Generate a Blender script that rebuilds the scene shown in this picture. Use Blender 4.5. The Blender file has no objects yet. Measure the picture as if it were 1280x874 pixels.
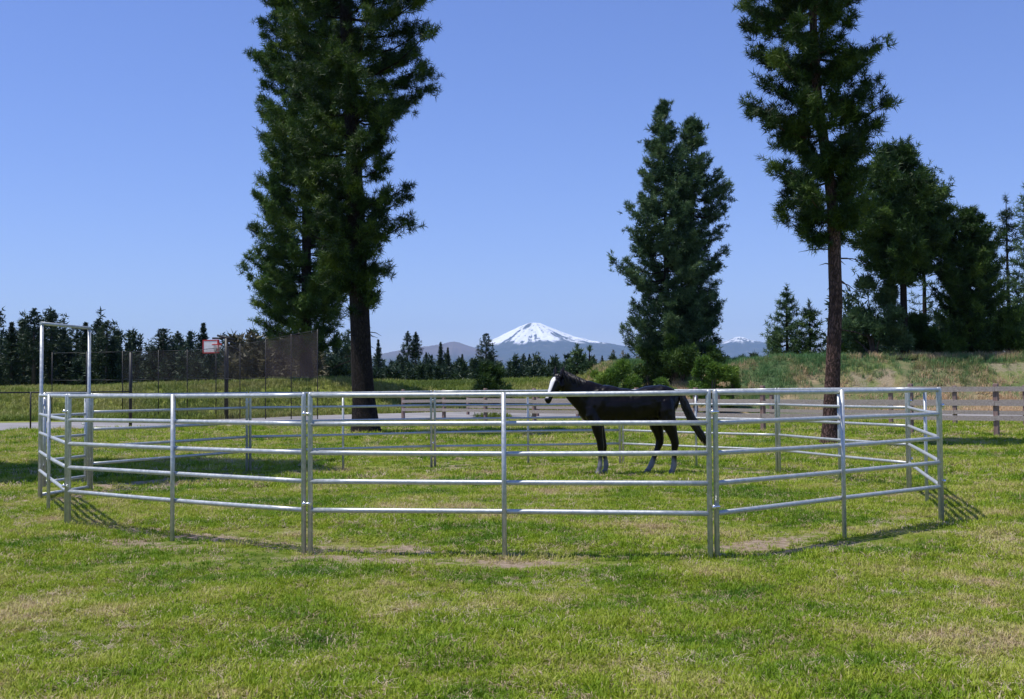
import bpy, math, random
import numpy as np
from mathutils import Vector, Matrix

R = math.radians
rng = np.random.default_rng(7)
random.seed(7)
scn = bpy.context.scene
COL = scn.collection

# ------------------------------------------------------------------ camera
FPX, PITCH, ROLL, EYE = 1389.5, R(2.02), R(0.425), 1.5075
cam_data = bpy.data.cameras.new("camera")
cam_data.sensor_width = 36.0
cam_data.lens = 36.0 * FPX / 1280.0
cam_data.clip_start = 0.1
cam_data.clip_end = 120000.0
cam = bpy.data.objects.new("camera", cam_data)
COL.objects.link(cam)
fwd = Vector((0, math.cos(PITCH), math.sin(PITCH)))
right0 = Vector((1, 0, 0)); up0 = right0.cross(fwd)
right = right0 * math.cos(ROLL) - up0 * math.sin(ROLL)
up = up0 * math.cos(ROLL) + right0 * math.sin(ROLL)
m = Matrix((right, up, -fwd)).transposed().to_4x4()
m.translation = Vector((0, 0, EYE))
cam.matrix_world = m
scn.camera = cam

# ------------------------------------------------------------------ sky and sun
SUN = Vector((-0.55, -0.07, 1.5)).normalized()          # direction towards the sun
SUN_EL = math.asin(SUN.z)
world = bpy.data.worlds.new("World"); scn.world = world
world.use_nodes = True
wn = world.node_tree.nodes; wl = world.node_tree.links
sky = wn.new("ShaderNodeTexSky"); sky.sky_type = 'NISHITA'; sky.sun_disc = False
sky.sun_elevation = SUN_EL
sky.sun_rotation = math.atan2(SUN.x, SUN.y)
sky.altitude = 1300; sky.air_density = 1.3; sky.dust_density = 0.0; sky.ozone_density = 3.2
bg = wn["Background"]; bg.inputs[1].default_value = 0.12
tint = wn.new("ShaderNodeMix"); tint.data_type = 'RGBA'; tint.blend_type = 'MULTIPLY'
tint.inputs[0].default_value = 1.0; tint.inputs[7].default_value = (0.82, 0.845, 1.28, 1)
wl.new(sky.outputs[0], tint.inputs[6]); wl.new(tint.outputs[2], bg.inputs[0])
sun_d = bpy.data.lights.new("sun", 'SUN'); sun_d.energy = 5.0; sun_d.angle = R(0.55)
sun_d.color = (1.0, 0.955, 0.88)
sun = bpy.data.objects.new("sun", sun_d); COL.objects.link(sun)
sun.rotation_euler = SUN.to_track_quat('Z', 'Y').to_euler()
sun.location = (-20, -10, 60)
scn.view_settings.view_transform = 'Standard'
scn.view_settings.look = 'None'
scn.view_settings.exposure = 0.0
scn.view_settings.gamma = 1.0
try: scn.view_settings.use_curve_mapping = False
except Exception: pass
scn.cycles.max_bounces = 6
scn.cycles.transparent_max_bounces = 16
scn.cycles.volume_bounces = 1

# ------------------------------------------------------------------ view helpers: photograph pixel -> point in the place
def ray(px, py):
    return fwd * FPX + right * (px - 640) + up * (437 - py)
def gp(px, py, z=0.0):
    d = ray(px, py); t = (z - EYE) / d.z
    return Vector((d.x * t, d.y * t, z))
def at(px, py, Y):
    d = ray(px, py); t = Y / d.y
    return Vector((d.x * t, Y, EYE + d.z * t))

# ------------------------------------------------------------------ mesh helpers
def tag(o, label=None, cat=None, group=None, kind=None):
    if label: o['label'] = label
    if cat: o['category'] = cat
    if group: o['group'] = group
    if kind: o['kind'] = kind
    return o
def empty(name, loc, rz=0.0):
    o = bpy.data.objects.new(name, None); COL.objects.link(o)
    o.location = loc; o.rotation_euler = (0, 0, rz); o.empty_display_size = 0.3
    return o
def link_mesh(name, me, mat=None, parent=None):
    o = bpy.data.objects.new(name, me); COL.objects.link(o)
    if mat is not None and not me.materials: me.materials.append(mat)
    if parent is not None: o.parent = parent
    return o
def np_mesh(name, V, F, smooth=False):
    """V (n,3) array, F (m,k) array with k 3 or 4, or a list of such arrays"""
    Fs = F if isinstance(F, list) else [F]
    Fs = [f for f in Fs if len(f)]
    me = bpy.data.meshes.new(name)
    me.vertices.add(len(V)); me.vertices.foreach_set('co', np.asarray(V, dtype=np.float32).ravel())
    loops = np.concatenate([f.ravel() for f in Fs]).astype(np.int32)
    tot = np.concatenate([np.full(len(f), f.shape[1]) for f in Fs]).astype(np.int32)
    start = np.concatenate([[0], np.cumsum(tot)[:-1]]).astype(np.int32)
    me.loops.add(len(loops)); me.loops.foreach_set('vertex_index', loops)
    me.polygons.add(len(tot)); me.polygons.foreach_set('loop_start', start); me.polygons.foreach_set('loop_total', tot)
    me.update(calc_edges=True); me.validate()
    me.polygons.foreach_set('use_smooth', np.full(len(me.polygons), smooth))
    return me
class MB:
    def __init__(s): s.v = []; s.f = []
    def quadstrip(s, rings, cap=True):
        b = len(s.v); n = len(rings[0])
        for r in rings: s.v.extend([tuple(p) for p in r])
        for i in range(len(rings) - 1):
            for k in range(n):
                a = b + i * n + k; c = b + i * n + (k + 1) % n
                s.f.append((a, c, c + n, a + n))
        if cap:
            s.f.append(tuple(b + k for k in range(n))[::-1])
            s.f.append(tuple(b + (len(rings) - 1) * n + k for k in range(n)))
    def tube(s, pts, rad, n=10, cap=True):
        pts = [Vector(p) for p in pts]
        if not hasattr(rad, '__len__'): rad = [rad] * len(pts)
        rings = []; ref = None
        for i, p in enumerate(pts):
            t = (pts[min(i + 1, len(pts) - 1)] - pts[max(i - 1, 0)]).normalized()
            if ref is None: ref = Vector((0, 0, 1)) if abs(t.z) < 0.9 else Vector((1, 0, 0))
            a = (ref - t * ref.dot(t)).normalized(); ref = a; b = t.cross(a)
            rings.append([p + (a * math.cos(2 * math.pi * k / n) + b * math.sin(2 * math.pi * k / n)) * rad[i] for k in range(n)])
        s.quadstrip(rings, cap)
    def box(s, c, d, rz=0.0):
        cx, cy, cz = c; dx, dy, dz = d[0] / 2, d[1] / 2, d[2] / 2
        b = len(s.v); cr, sr = math.cos(rz), math.sin(rz)
        for z in (-dz, dz):
            for x, y in ((-dx, -dy), (dx, -dy), (dx, dy), (-dx, dy)):
                s.v.append((cx + x * cr - y * sr, cy + x * sr + y * cr, cz + z))
        for f in ((3, 2, 1, 0), (4, 5, 6, 7), (0, 1, 5, 4), (1, 2, 6, 5), (2, 3, 7, 6), (3, 0, 4, 7)):
            s.f.append(tuple(b + i for i in f))
    def mesh(s, name, smooth=True):
        me = bpy.data.meshes.new(name); me.from_pydata(s.v, [], s.f); me.update()
        for p in me.polygons: p.use_smooth = smooth and len(p.vertices) == 4
        return me
    def build(s, name, mat, parent=None, smooth=True):
        return link_mesh(name, s.mesh(name, smooth), mat, parent)

# value noise, numpy
def hash2(i, j, s):
    h = (i * 374761393 + j * 668265263 + s * 2147483647) & 0xffffffff
    h = ((h ^ (h >> 13)) * 1274126177) & 0xffffffff
    return ((h ^ (h >> 16)) & 0xffffff) / float(0xffffff)
def vnoise(x, y, s=0):
    x = np.asarray(x, float); y = np.asarray(y, float)
    i = np.floor(x).astype(np.int64); j = np.floor(y).astype(np.int64)
    fx = x - i; fy = y - j; fx = fx * fx * (3 - 2 * fx); fy = fy * fy * (3 - 2 * fy)
    return ((hash2(i, j, s) * (1 - fx) + hash2(i + 1, j, s) * fx) * (1 - fy)
            + (hash2(i, j + 1, s) * (1 - fx) + hash2(i + 1, j + 1, s) * fx) * fy)
def fbm(x, y, s=0, o=4):
    a = 0; w = 0.5
    for k in range(o):
        a = a + w * vnoise(x * 2 ** k, y * 2 ** k, s + k); w *= 0.5
    return a
def sstep(a, b, x):
    t = np.clip((x - a) / (b - a), 0, 1); return t * t * (3 - 2 * t)

road_c = [gp(-700, 548), gp(-300, 540), gp(0, 533.5), gp(180, 530.5), gp(300, 528.5), gp(400, 525.5), gp(500, 520.5), gp(600, 517.5), gp(700, 518),
          gp(800, 520.5), gp(950, 521.5), gp(1280, 521.0), gp(1700, 519), gp(2300, 517)]
road_c = [(p.x, p.y) for p in road_c]
ROAD_HW = 5.6
def dist_line(X, Y, pts):
    d = np.full(np.shape(X), 1e9)
    for i in range(len(pts) - 1):
        a = np.array(pts[i]); b = np.array(pts[i + 1]); ab = b - a
        t = np.clip(((X - a[0]) * ab[0] + (Y - a[1]) * ab[1]) / (ab @ ab), 0, 1)
        d = np.minimum(d, np.hypot(X - a[0] - t * ab[0], Y - a[1] - t * ab[1]))
    return d

# ------------------------------------------------------------------ terrain shape
# row of (photo px across) -> bank toe distance, top distance, top height
BK = np.array([[-900, 64, 80, 1.6], [100, 62, 76, 1.65], [200, 62, 76, 1.95], [400, 62, 74, 2.0], [560, 72, 92, 2.0], [700, 76, 94, 2.1],
               [760, 64, 74, 2.95], [860, 60, 67, 3.2], [1280, 59, 66, 3.25], [2400, 59, 68, 3.3]], float)
RCUT = True
def terrain(X, Y):
    X = np.asarray(X, float); Y = np.asarray(Y, float)
    u = 640 + FPX * X / np.maximum(Y, 1.0)
    t0 = np.interp(u, BK[:, 0], BK[:, 1]); t1 = np.interp(u, BK[:, 0], BK[:, 2]); hh = np.interp(u, BK[:, 0], BK[:, 3])
    bank = sstep(t0, t1, Y) * hh
    if RCUT and np.size(X): bank = bank * sstep(ROAD_HW + .3, ROAD_HW + 6.5, dist_line(X, Y, road_c))
    bank = bank + sstep(t0, t1, Y) * (fbm(X / 7, Y / 7, 3) - 0.5) * 0.7 * (1 - sstep(200, 600, Y))
    near = 1 - sstep(30, 60, Y)
    lump = (fbm(X / 1.9, Y / 1.9, 11, 3) - 0.44) * 0.07 + (vnoise(X / 0.33, Y / 0.33, 17) - 0.5) * 0.022
    roll = (fbm(X / 14, Y / 14, 23, 2) - 0.37) * 0.16 * sstep(24, 34, Y)
    return bank + lump * near + roll * (1 - sstep(38, 46, Y))
def ground_z(x, y): return float(terrain(np.array([x]), np.array([y]))[0])

# pen corners, in order from the gate's left post, round the near side and back
PEN = dict(A=(-6.72, 15.83), C=(-4.99, 12.48), E=(-1.91, 10.32), G=(1.76, 9.79), I=(4.71, 12.26), K=(5.69, 16.0),
           M=(4.65, 19.51), N=(2.17, 22.19), P=(-1.55, 21.7), R=(-4.84, 20.39), S=(-6.51, 17.15))
ring = [PEN[k] for k in 'ACEGIKMNPRS']
def dist_ring(X, Y):
    d = np.full(np.shape(X), 1e9)
    for i in range(len(ring)):
        a = np.array(ring[i]); b = np.array(ring[(i + 1) % len(ring)]); ab = b - a
        t = np.clip(((X - a[0]) * ab[0] + (Y - a[1]) * ab[1]) / (ab @ ab), 0, 1)
        d = np.minimum(d, np.hypot(X - a[0] - t * ab[0], Y - a[1] - t * ab[1]))
    return d
# ------------------------------------------------------------------ materials
def new_mat(name):
    mt = bpy.data.materials.new(name); mt.use_nodes = True
    return mt, mt.node_tree.nodes, mt.node_tree.links, mt.node_tree.nodes["Principled BSDF"]
def ramp(n, stops):
    r = n.new("ShaderNodeValToRGB"); e = r.color_ramp.elements
    e[0].position = stops[0][0]; e[0].color = (*stops[0][1], 1)
    e[1].position = stops[-1][0]; e[1].color = (*stops[-1][1], 1)
    for p, c in stops[1:-1]:
        x = e.new(p); x.color = (*c, 1)
    return r
def noise(n, l, scale, detail=4, vec=None, rough=0.55):
    t = n.new("ShaderNodeTexNoise"); t.inputs['Scale'].default_value = scale
    t.inputs['Detail'].default_value = detail; t.inputs['Roughness'].default_value = rough
    if vec is not None: l.new(vec, t.inputs['Vector'])
    return t
def simple(name, stops, scale=4.0, rough=0.7, metal=0.0, bump=0.0, bscale=None, coord='Object', stretch=None, spec=0.5, detail=5, rstops=None):
    mt, n, l, b = new_mat(name)
    tc = n.new("ShaderNodeTexCoord"); v = tc.outputs[coord]
    if stretch:
        mp = n.new("ShaderNodeMapping"); mp.inputs['Scale'].default_value = stretch; l.new(v, mp.inputs[0]); v = mp.outputs[0]
    t = noise(n, l, scale, detail, v)
    r = ramp(n, stops); l.new(t.outputs[0], r.inputs[0]); l.new(r.outputs[0], b.inputs['Base Color'])
    b.inputs['Roughness'].default_value = rough; b.inputs['Metallic'].default_value = metal
    b.inputs['Specular IOR Level'].default_value = spec
    if rstops:
        rr = n.new("ShaderNodeMapRange"); rr.inputs[1].default_value = 0.3; rr.inputs[2].default_value = 0.7
        rr.inputs[3].default_value = rstops[0]; rr.inputs[4].default_value = rstops[1]
        l.new(t.outputs[0], rr.inputs[0]); l.new(rr.outputs[0], b.inputs['Roughness'])
    if bump:
        t2 = noise(n, l, bscale or scale * 3, 5, v)
        bp = n.new("ShaderNodeBump"); bp.inputs['Strength'].default_value = min(1, bump); bp.inputs['Distance'].default_value = 0.02 * max(1, bump)
        l.new(t2.outputs[0], bp.inputs['Height']); l.new(bp.outputs[0], b.inputs['Normal'])
    return mt
def foliage(name, dark, mid, light, scale=1.2, transl=0.25, rough=0.55):
    mt, n, l, b = new_mat(name)
    g = n.new("ShaderNodeNewGeometry")
    t = noise(n, l, scale, 4, g.outputs['Position'])
    t2 = noise(n, l, scale * 9, 2, g.outputs['Position'])
    mx = n.new("ShaderNodeMath"); mx.operation = 'MULTIPLY_ADD'; mx.inputs[1].default_value = 0.45
    l.new(t2.outputs[0], mx.inputs[0]); l.new(t.outputs[0], mx.inputs[2])
    r = ramp(n, [(0.5, dark), (0.72, mid), (0.95, light)]); l.new(mx.outputs[0], r.inputs[0])
    l.new(r.outputs[0], b.inputs['Base Color']); b.inputs['Roughness'].default_value = rough
    b.inputs['Specular IOR Level'].default_value = 0.3
    tr = n.new("ShaderNodeBsdfTranslucent"); l.new(r.outputs[0], tr.inputs[0])
    ms = n.new("ShaderNodeMixShader"); ms.inputs[0].default_value = transl
    l.new(b.outputs[0], ms.inputs[1]); l.new(tr.outputs[0], ms.inputs[2])
    l.new(ms.outputs[0], n["Material Output"].inputs[0])
    return mt

M = {}
M['steel'] = simple('galvanised_steel', [(0.3, (0.42, 0.44, 0.435)), (0.6, (0.55, 0.57, 0.56)), (0.8, (0.68, 0.69, 0.68))], 26, 0.36, 0.45,
                    0.05, 120, detail=6, rstops=(0.34, 0.52))
M['steel_bolt'] = simple('zinc_bolt', [(0.3, (0.7, 0.7, 0.7)), (0.7, (0.85, 0.85, 0.84))], 20, 0.25, 0.9)
M['pine'] = foliage('ponderosa_needles', (0.006, 0.018, 0.006), (0.028, 0.066, 0.013), (0.14, 0.21, 0.03), 1.3, 0.18)
M['pine_green'] = foliage('green_pine_needles', (0.012, 0.036, 0.008), (0.048, 0.105, 0.018), (0.16, 0.24, 0.034), 0.8, 0.22)
M['fir'] = foliage('conifer_needles', (0.018, 0.046, 0.022), (0.058, 0.115, 0.045), (0.15, 0.225, 0.08), 1.0, 0.22)
M['far_fir'] = foliage('distant_conifer', (0.012, 0.030, 0.018), (0.026, 0.055, 0.028), (0.065, 0.095, 0.042), 0.25, 0.15)
M['juniper'] = foliage('dense_evergreen', (0.008, 0.026, 0.008), (0.030, 0.072, 0.014), (0.11, 0.18, 0.026), 0.9, 0.2)
M['shrub'] = foliage('yellow_green_shrub', (0.04, 0.10, 0.014), (0.12, 0.22, 0.028), (0.24, 0.34, 0.05), 0.9, 0.3)
M['bush'] = foliage('green_bush', (0.020, 0.055, 0.012), (0.06, 0.12, 0.02), (0.12, 0.20, 0.035), 0.9, 0.3)
M['dry_shrub'] = foliage('brown_scrub', (0.05, 0.05, 0.03), (0.10, 0.09, 0.05), (0.18, 0.16, 0.08), 0.8, 0.2)
M['horse'] = None

def bark(name, c0, c1, c2, sc=6.5):
    mt, n, l, b = new_mat(name)
    tc = n.new("ShaderNodeTexCoord")
    mp = n.new("ShaderNodeMapping"); mp.inputs['Scale'].default_value = (1.0, 1.0, 0.28); l.new(tc.outputs['Object'], mp.inputs[0])
    t = noise(n, l, sc * 2, 4, mp.outputs[0])
    ad = n.new("ShaderNodeMix"); ad.data_type = 'VECTOR'; ad.inputs[0].default_value = 0.12
    l.new(mp.outputs[0], ad.inputs[4]); l.new(t.outputs[1], ad.inputs[5])
    vo = n.new("ShaderNodeTexVoronoi"); vo.feature = 'DISTANCE_TO_EDGE'; vo.inputs['Scale'].default_value = sc * 3.2
    l.new(ad.outputs[1], vo.inputs['Vector'])
    t3 = noise(n, l, sc * 9, 5, mp.outputs[0])
    r = ramp(n, [(0.3, c1), (0.7, c2)]); l.new(t3.outputs[0], r.inputs[0])
    r2 = ramp(n, [(0.0, (0.15, 0.15, 0.15)), (0.2, (1, 1, 1))]); l.new(vo.outputs['Distance'], r2.inputs[0])
    mx = n.new("ShaderNodeMix"); mx.data_type = 'RGBA'; l.new(r2.outputs[0], mx.inputs[0])
    mx.inputs[6].default_value = (*c0, 1); l.new(r.outputs[0], mx.inputs[7])
    l.new(mx.outputs[2], b.inputs['Base Color']); b.inputs['Roughness'].default_value = 0.9
    b.inputs['Specular IOR Level'].default_value = 0.2
    bp = n.new("ShaderNodeBump"); bp.inputs['Strength'].default_value = 0.9; bp.inputs['Distance'].default_value = 0.04
    l.new(r2.outputs[0], bp.inputs['Height']); l.new(bp.outputs[0], b.inputs['Normal'])
    return mt
M['bark_red'] = bark('ponderosa_bark', (0.022, 0.014, 0.012), (0.095, 0.055, 0.046), (0.19, 0.115, 0.098))
M['bark_dark'] = bark('dark_bark', (0.010, 0.008, 0.008), (0.022, 0.017, 0.016), (0.05, 0.038, 0.034))
M['bark_far'] = simple('distant_bark', [(0.3, (0.04, 0.03, 0.025)), (0.7, (0.10, 0.08, 0.065))], 3, 0.9)
M['wood'] = simple('weathered_fence_wood', [(0.3, (0.30, 0.25, 0.225)), (0.55, (0.41, 0.35, 0.32)), (0.75, (0.50, 0.44, 0.41))], 5, 0.85, 0, 0.4, 40,
                   stretch=(0.5, 6, 6), spec=0.2)
M['wood_post'] = simple('brown_fence_post', [(0.3, (0.19, 0.125, 0.11)), (0.55, (0.29, 0.20, 0.175)), (0.75, (0.38, 0.28, 0.245))], 6, 0.85, 0, 0.4, 40,
                        stretch=(6, 6, 0.6), spec=0.2)
M['black'] = simple('black_coated_metal', [(0.3, (0.008, 0.008, 0.009)), (0.7, (0.02, 0.02, 0.02))], 8, 0.5)
M['board'] = simple('white_backboard', [(0.3, (0.66, 0.64, 0.62)), (0.7, (0.8, 0.78, 0.76))], 6, 0.5)
M['red'] = simple('red_paint', [(0.3, (0.42, 0.03, 0.03)), (0.7, (0.55, 0.05, 0.04))], 6, 0.5)
M['netcord'] = simple('pale_net_cord', [(0.3, (0.5, 0.45, 0.42)), (0.7, (0.7, 0.66, 0.62))], 6, 0.8)
M['asphalt'] = simple('worn_asphalt', [(0.3, (0.19, 0.18, 0.175)), (0.55, (0.27, 0.255, 0.25)), (0.8, (0.36, 0.34, 0.32))], 0.5, 0.85, 0, 0.3, 30, detail=8)

def screen_mat(name, col, cover):
    """open mesh far finer than a pixel: lets part of what lies behind show"""
    mt, n, l, b = new_mat(name)
    b.inputs['Roughness'].default_value = 0.9
    tc = n.new("ShaderNodeTexCoord"); t = noise(n, l, 0.9, 3, tc.outputs['Object'])
    r = ramp(n, [(0.3, tuple(c * 0.7 for c in col)), (0.7, col)]); l.new(t.outputs[0], r.inputs[0]); l.new(r.outputs[0], b.inputs['Base Color'])
    tr = n.new("ShaderNodeBsdfTransparent"); ms = n.new("ShaderNodeMixShader")
    mr = n.new("ShaderNodeMapRange"); mr.inputs[1].default_value = 0.3; mr.inputs[2].default_value = 0.7
    mr.inputs[3].default_value = cover - 0.08; mr.inputs[4].default_value = cover + 0.08
    l.new(t.outputs[0], mr.inputs[0]); l.new(mr.outputs[0], ms.inputs[0])
    l.new(tr.outputs[0], ms.inputs[1]); l.new(b.outputs[0], ms.inputs[2]); l.new(ms.outputs[0], n["Material Output"].inputs[0])
    return mt
M['windscreen'] = screen_mat('brown_windscreen', (0.085, 0.065, 0.06), 0.50)
M['windscreen_thin'] = screen_mat('faded_windscreen', (0.05, 0.045, 0.042), 0.30)
M['chainlink'] = screen_mat('black_chain_link', (0.05, 0.045, 0.035), 0.22)

# ground sheet material: patches of green, yellow and straw grass, bare soil where the 'dirt' attribute says
def ground_mat():
    mt, n, l, b = new_mat('lawn_ground')
    g = n.new("ShaderNodeNewGeometry"); P = g.outputs['Position']
    big = noise(n, l, 0.35, 5, P, 0.6); med = noise(n, l, 1.6, 6, P, 0.65); fine = noise(n, l, 11, 8, P, 0.78)
    cg = ramp(n, [(0.36, (0.06, 0.085, 0.016)), (0.45, (0.13, 0.175, 0.024)), (0.52, (0.20, 0.235, 0.04)), (0.60, (0.27, 0.26, 0.085)), (0.70, (0.36, 0.29, 0.16))])
    a = n.new("ShaderNodeMath"); a.operation = 'MULTIPLY_ADD'; a.inputs[1].default_value = 0.55; l.new(med.outputs[0], a.inputs[0])
    a2 = n.new("ShaderNodeMath"); a2.operation = 'MULTIPLY_ADD'; a2.inputs[1].default_value = 0.3; l.new(fine.outputs[0], a2.inputs[0])
    bm = n.new("ShaderNodeMath"); bm.operation = 'MULTIPLY'; bm.inputs[1].default_value = 0.2; l.new(big.outputs[0], bm.inputs[0])
    l.new(bm.outputs[0], a2.inputs[2]); l.new(a2.outputs[0], a.inputs[2]); l.new(a.outputs[0], cg.inputs[0])
    dirt = n.new("ShaderNodeAttribute"); dirt.attribute_name = 'dirt'
    dry = n.new("ShaderNodeAttribute"); dry.attribute_name = 'bank'
    soil = ramp(n, [(0.3, (0.19, 0.13, 0.09)), (0.5, (0.34, 0.26, 0.185)), (0.7, (0.50, 0.40, 0.30))]); l.new(fine.outputs[0], soil.inputs[0])
    th = n.new("ShaderNodeMath"); th.operation = 'MULTIPLY_ADD'; th.inputs[1].default_value = 0.9; th.use_clamp = False
    l.new(med.outputs[0], th.inputs[0]); l.new(dirt.outputs['Fac'], th.inputs[2])
    mr = n.new("ShaderNodeMapRange"); mr.inputs[1].default_value = 1.24; mr.inputs[2].default_value = 1.40
    th2 = n.new("ShaderNodeMath"); th2.operation = 'MULTIPLY_ADD'; th2.inputs[1].default_value = 0.8; l.new(fine.outputs[0], th2.inputs[0]); l.new(th.outputs[0], th2.inputs[2]); l.new(th2.outputs[0], mr.inputs[0])
    mx = n.new("ShaderNodeMix"); mx.data_type = 'RGBA'; l.new(mr.outputs[0], mx.inputs[0]); l.new(cg.outputs[0], mx.inputs[6]); l.new(soil.outputs[0], mx.inputs[7])
    bankc = ramp(n, [(0.34, (0.07, 0.115, 0.05)), (0.48, (0.10, 0.14, 0.06)), (0.56, (0.20, 0.18, 0.10)), (0.66, (0.42, 0.31, 0.19))])
    bn = noise(n, l, 0.28, 6, P, 0.62); l.new(bn.outputs[0], bankc.inputs[0])
    mx2 = n.new("ShaderNodeMix"); mx2.data_type = 'RGBA'; l.new(dry.outputs['Fac'], mx2.inputs[0]); l.new(mx.outputs[2], mx2.inputs[6]); l.new(bankc.outputs[0], mx2.inputs[7])
    l.new(mx2.outputs[2], b.inputs['Base Color']); b.inputs['Roughness'].default_value = 0.95; b.inputs['Specular IOR Level'].default_value = 0.1
    bp = n.new("ShaderNodeBump"); bp.inputs['Strength'].default_value = 0.9; bp.inputs['Distance'].default_value = 0.05
    sm = n.new("ShaderNodeMath"); sm.operation = 'ADD'; l.new(fine.outputs[0], sm.inputs[0]); l.new(med.outputs[0], sm.inputs[1])
    l.new(sm.outputs[0], bp.inputs['Height']); l.new(bp.outputs[0], b.inputs['Normal'])
    return mt
M['ground'] = ground_mat()
def blade_mat(name, stops, scale=1.6, transl=0.3, zone=None):
    mt, n, l, b = new_mat(name)
    g = n.new("ShaderNodeNewGeometry"); P = g.outputs['Position']
    t = noise(n, l, scale, 5, P, 0.6); f = noise(n, l, 40, 2, P)
    oi = n.new("ShaderNodeObjectInfo")
    a0 = n.new("ShaderNodeMath"); a0.operation = 'MULTIPLY_ADD'; a0.inputs[1].default_value = 0.17; l.new(oi.outputs['Random'], a0.inputs[0]); l.new(t.outputs[0], a0.inputs[2])
    big = noise(n, l, scale * .3, 3, P, .5)
    cb = n.new("ShaderNodeMath"); cb.operation = 'MULTIPLY_ADD'; cb.inputs[1].default_value = 1.25; l.new(big.outputs[0], cb.inputs[0]); l.new(a0.outputs[0], cb.inputs[2])
    sb = n.new("ShaderNodeMath"); sb.operation = 'SUBTRACT'; sb.inputs[1].default_value = 0.64; l.new(cb.outputs[0], sb.inputs[0])
    a = n.new("ShaderNodeMath"); a.operation = 'MULTIPLY_ADD'; a.inputs[1].default_value = 0.14; l.new(f.outputs[0], a.inputs[0]); l.new(sb.outputs[0], a.inputs[2])
    if zone:                                                # drier growth lower on the bank face
        sx = n.new("ShaderNodeSeparateXYZ"); l.new(P, sx.inputs[0])
        zr = n.new("ShaderNodeMapRange"); zr.inputs[1].default_value = zone[0]; zr.inputs[2].default_value = zone[1]; zr.inputs[3].default_value = zone[2]; zr.inputs[4].default_value = 0.0
        l.new(sx.outputs['Z'], zr.inputs[0]); ad = n.new("ShaderNodeMath"); l.new(a.outputs[0], ad.inputs[0]); l.new(zr.outputs[0], ad.inputs[1]); a = ad
    r = ramp(n, stops); l.new(a.outputs[0], r.inputs[0])
    l.new(r.outputs[0], b.inputs['Base Color']); b.inputs['Roughness'].default_value = 0.6; b.inputs['Specular IOR Level'].default_value = 0.25
    tr = n.new("ShaderNodeBsdfTranslucent"); l.new(r.outputs[0], tr.inputs[0])
    ms = n.new("ShaderNodeMixShader"); ms.inputs[0].default_value = transl
    l.new(b.outputs[0], ms.inputs[1]); l.new(tr.outputs[0], ms.inputs[2]); l.new(ms.outputs[0], n["Material Output"].inputs[0])
    return mt
M['thatch'] = blade_mat('dead_grass', [(0.35, (0.30, 0.24, 0.12)), (0.6, (0.46, 0.36, 0.21)), (0.9, (0.56, 0.47, 0.33))], 3.0, .2)
M['blade'] = blade_mat('lawn_blades', [(0.36, (0.085, 0.19, 0.009)), (0.55, (0.20, 0.31, 0.012)), (0.72, (0.33, 0.40, 0.030)), (0.86, (0.50, 0.46, 0.15)), (0.97, (0.56, 0.43, 0.26))])
M['bank_grass'] = blade_mat('bank_grass', [(0.42, (0.06, 0.15, 0.05)), (0.68, (0.13, 0.25, 0.09)), (0.77, (0.28, 0.30, 0.12)), (0.84, (0.66, 0.48, 0.30))], 0.35, .35, (1.4, 3.0, .20))
M['meadow_grass'] = blade_mat('meadow_grass', [(0.42, (0.10, 0.15, 0.025)), (0.60, (0.19, 0.25, 0.04)), (0.8, (0.30, 0.30, 0.09))], 0.3)

# ------------------------------------------------------------------ ground sheet
def graded(lo_f, hi_f, step, far, g=1.12):
    core = list(np.arange(lo_f, hi_f + 1e-6, step)); out = core[:]
    s = step; x = hi_f
    while x < far: s *= g; x += s; out.append(x)
    s = step; x = lo_f; neg = []
    while x > -far: s *= g; x -= s; neg.append(x)
    return np.array(neg[::-1] + out)
gx = graded(-9, 9, 0.16, 31000, 1.07)
gy = graded(4, 26, 0.16, 31000, 1.06)
gy = np.concatenate([[-31000, -8000, -1000, -200, -60, -20, -5, 0], gy[gy > 2]])
GX, GY = np.meshgrid(gx, gy)
GZ = terrain(GX, GY)
dr = dist_ring(GX, GY); drd = dist_line(GX, GY, road_c)
inside = (np.hypot(GX + 0.5, GY - 16.0) < 6.6)
dirt = 0.64 * np.exp(-((dr - 0.35 * inside) / 0.42) ** 2) * (0.35 + 1.0 * vnoise(GX / 1.3, GY / 1.3, 5))
dirt += 0.55 * np.exp(-((drd - ROAD_HW - 0.8) / 1.4) ** 2)
dirt += 0.5 * np.exp(-(np.hypot(GX + 4.75, GY - 36) / 1.5) ** 2) + 0.45 * np.exp(-(np.hypot(GX - 7.7, GY - 27) / 1.0) ** 2)
dirt += 0.45 * np.exp(-((GY - 17.2 - 0.25 * np.sin(GX)) / 0.35) ** 2) * (GX < -7.2)
dirt += 0.30 * np.exp(-((GY - 27.6 - 0.4 * np.sin(GX * .6)) / 0.5) ** 2) * (GX > 9)
uu = 640 + FPX * GX / np.maximum(GY, 1)
bankv = sstep(700, 820, uu) * sstep(57, 61, GY) * (1 - sstep(70, 76, GY))
ny, nx = GX.shape
idx = np.arange(nx * ny).reshape(ny, nx)
F = np.stack([idx[:-1, :-1], idx[:-1, 1:], idx[1:, 1:], idx[1:, :-1]], -1).reshape(-1, 4)
def bare_patch(X, Y, Z):
    u = 640 + FPX * X / np.maximum(Y, 1)
    return sstep(.50, .60, fbm(X / 4.2, Y / 9.0 + 7, 61, 3)) * sstep(.7, 1.3, Z) * (1 - sstep(2.5, 3.0, Z)) * sstep(770, 850, u) * (Y < 72)
bpv = bare_patch(GX, GY, GZ); dirt += 1.1 * bpv; bankv = bankv * (1 - bpv)
me = np_mesh('ground', np.stack([GX, GY, GZ], -1).reshape(-1, 3), F, True)
for nm, arr in (('dirt', dirt), ('bank', bankv)):
    at_ = me.attributes.new(nm, 'FLOAT', 'POINT'); at_.data.foreach_set('value', arr.ravel().astype(np.float32))
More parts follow.
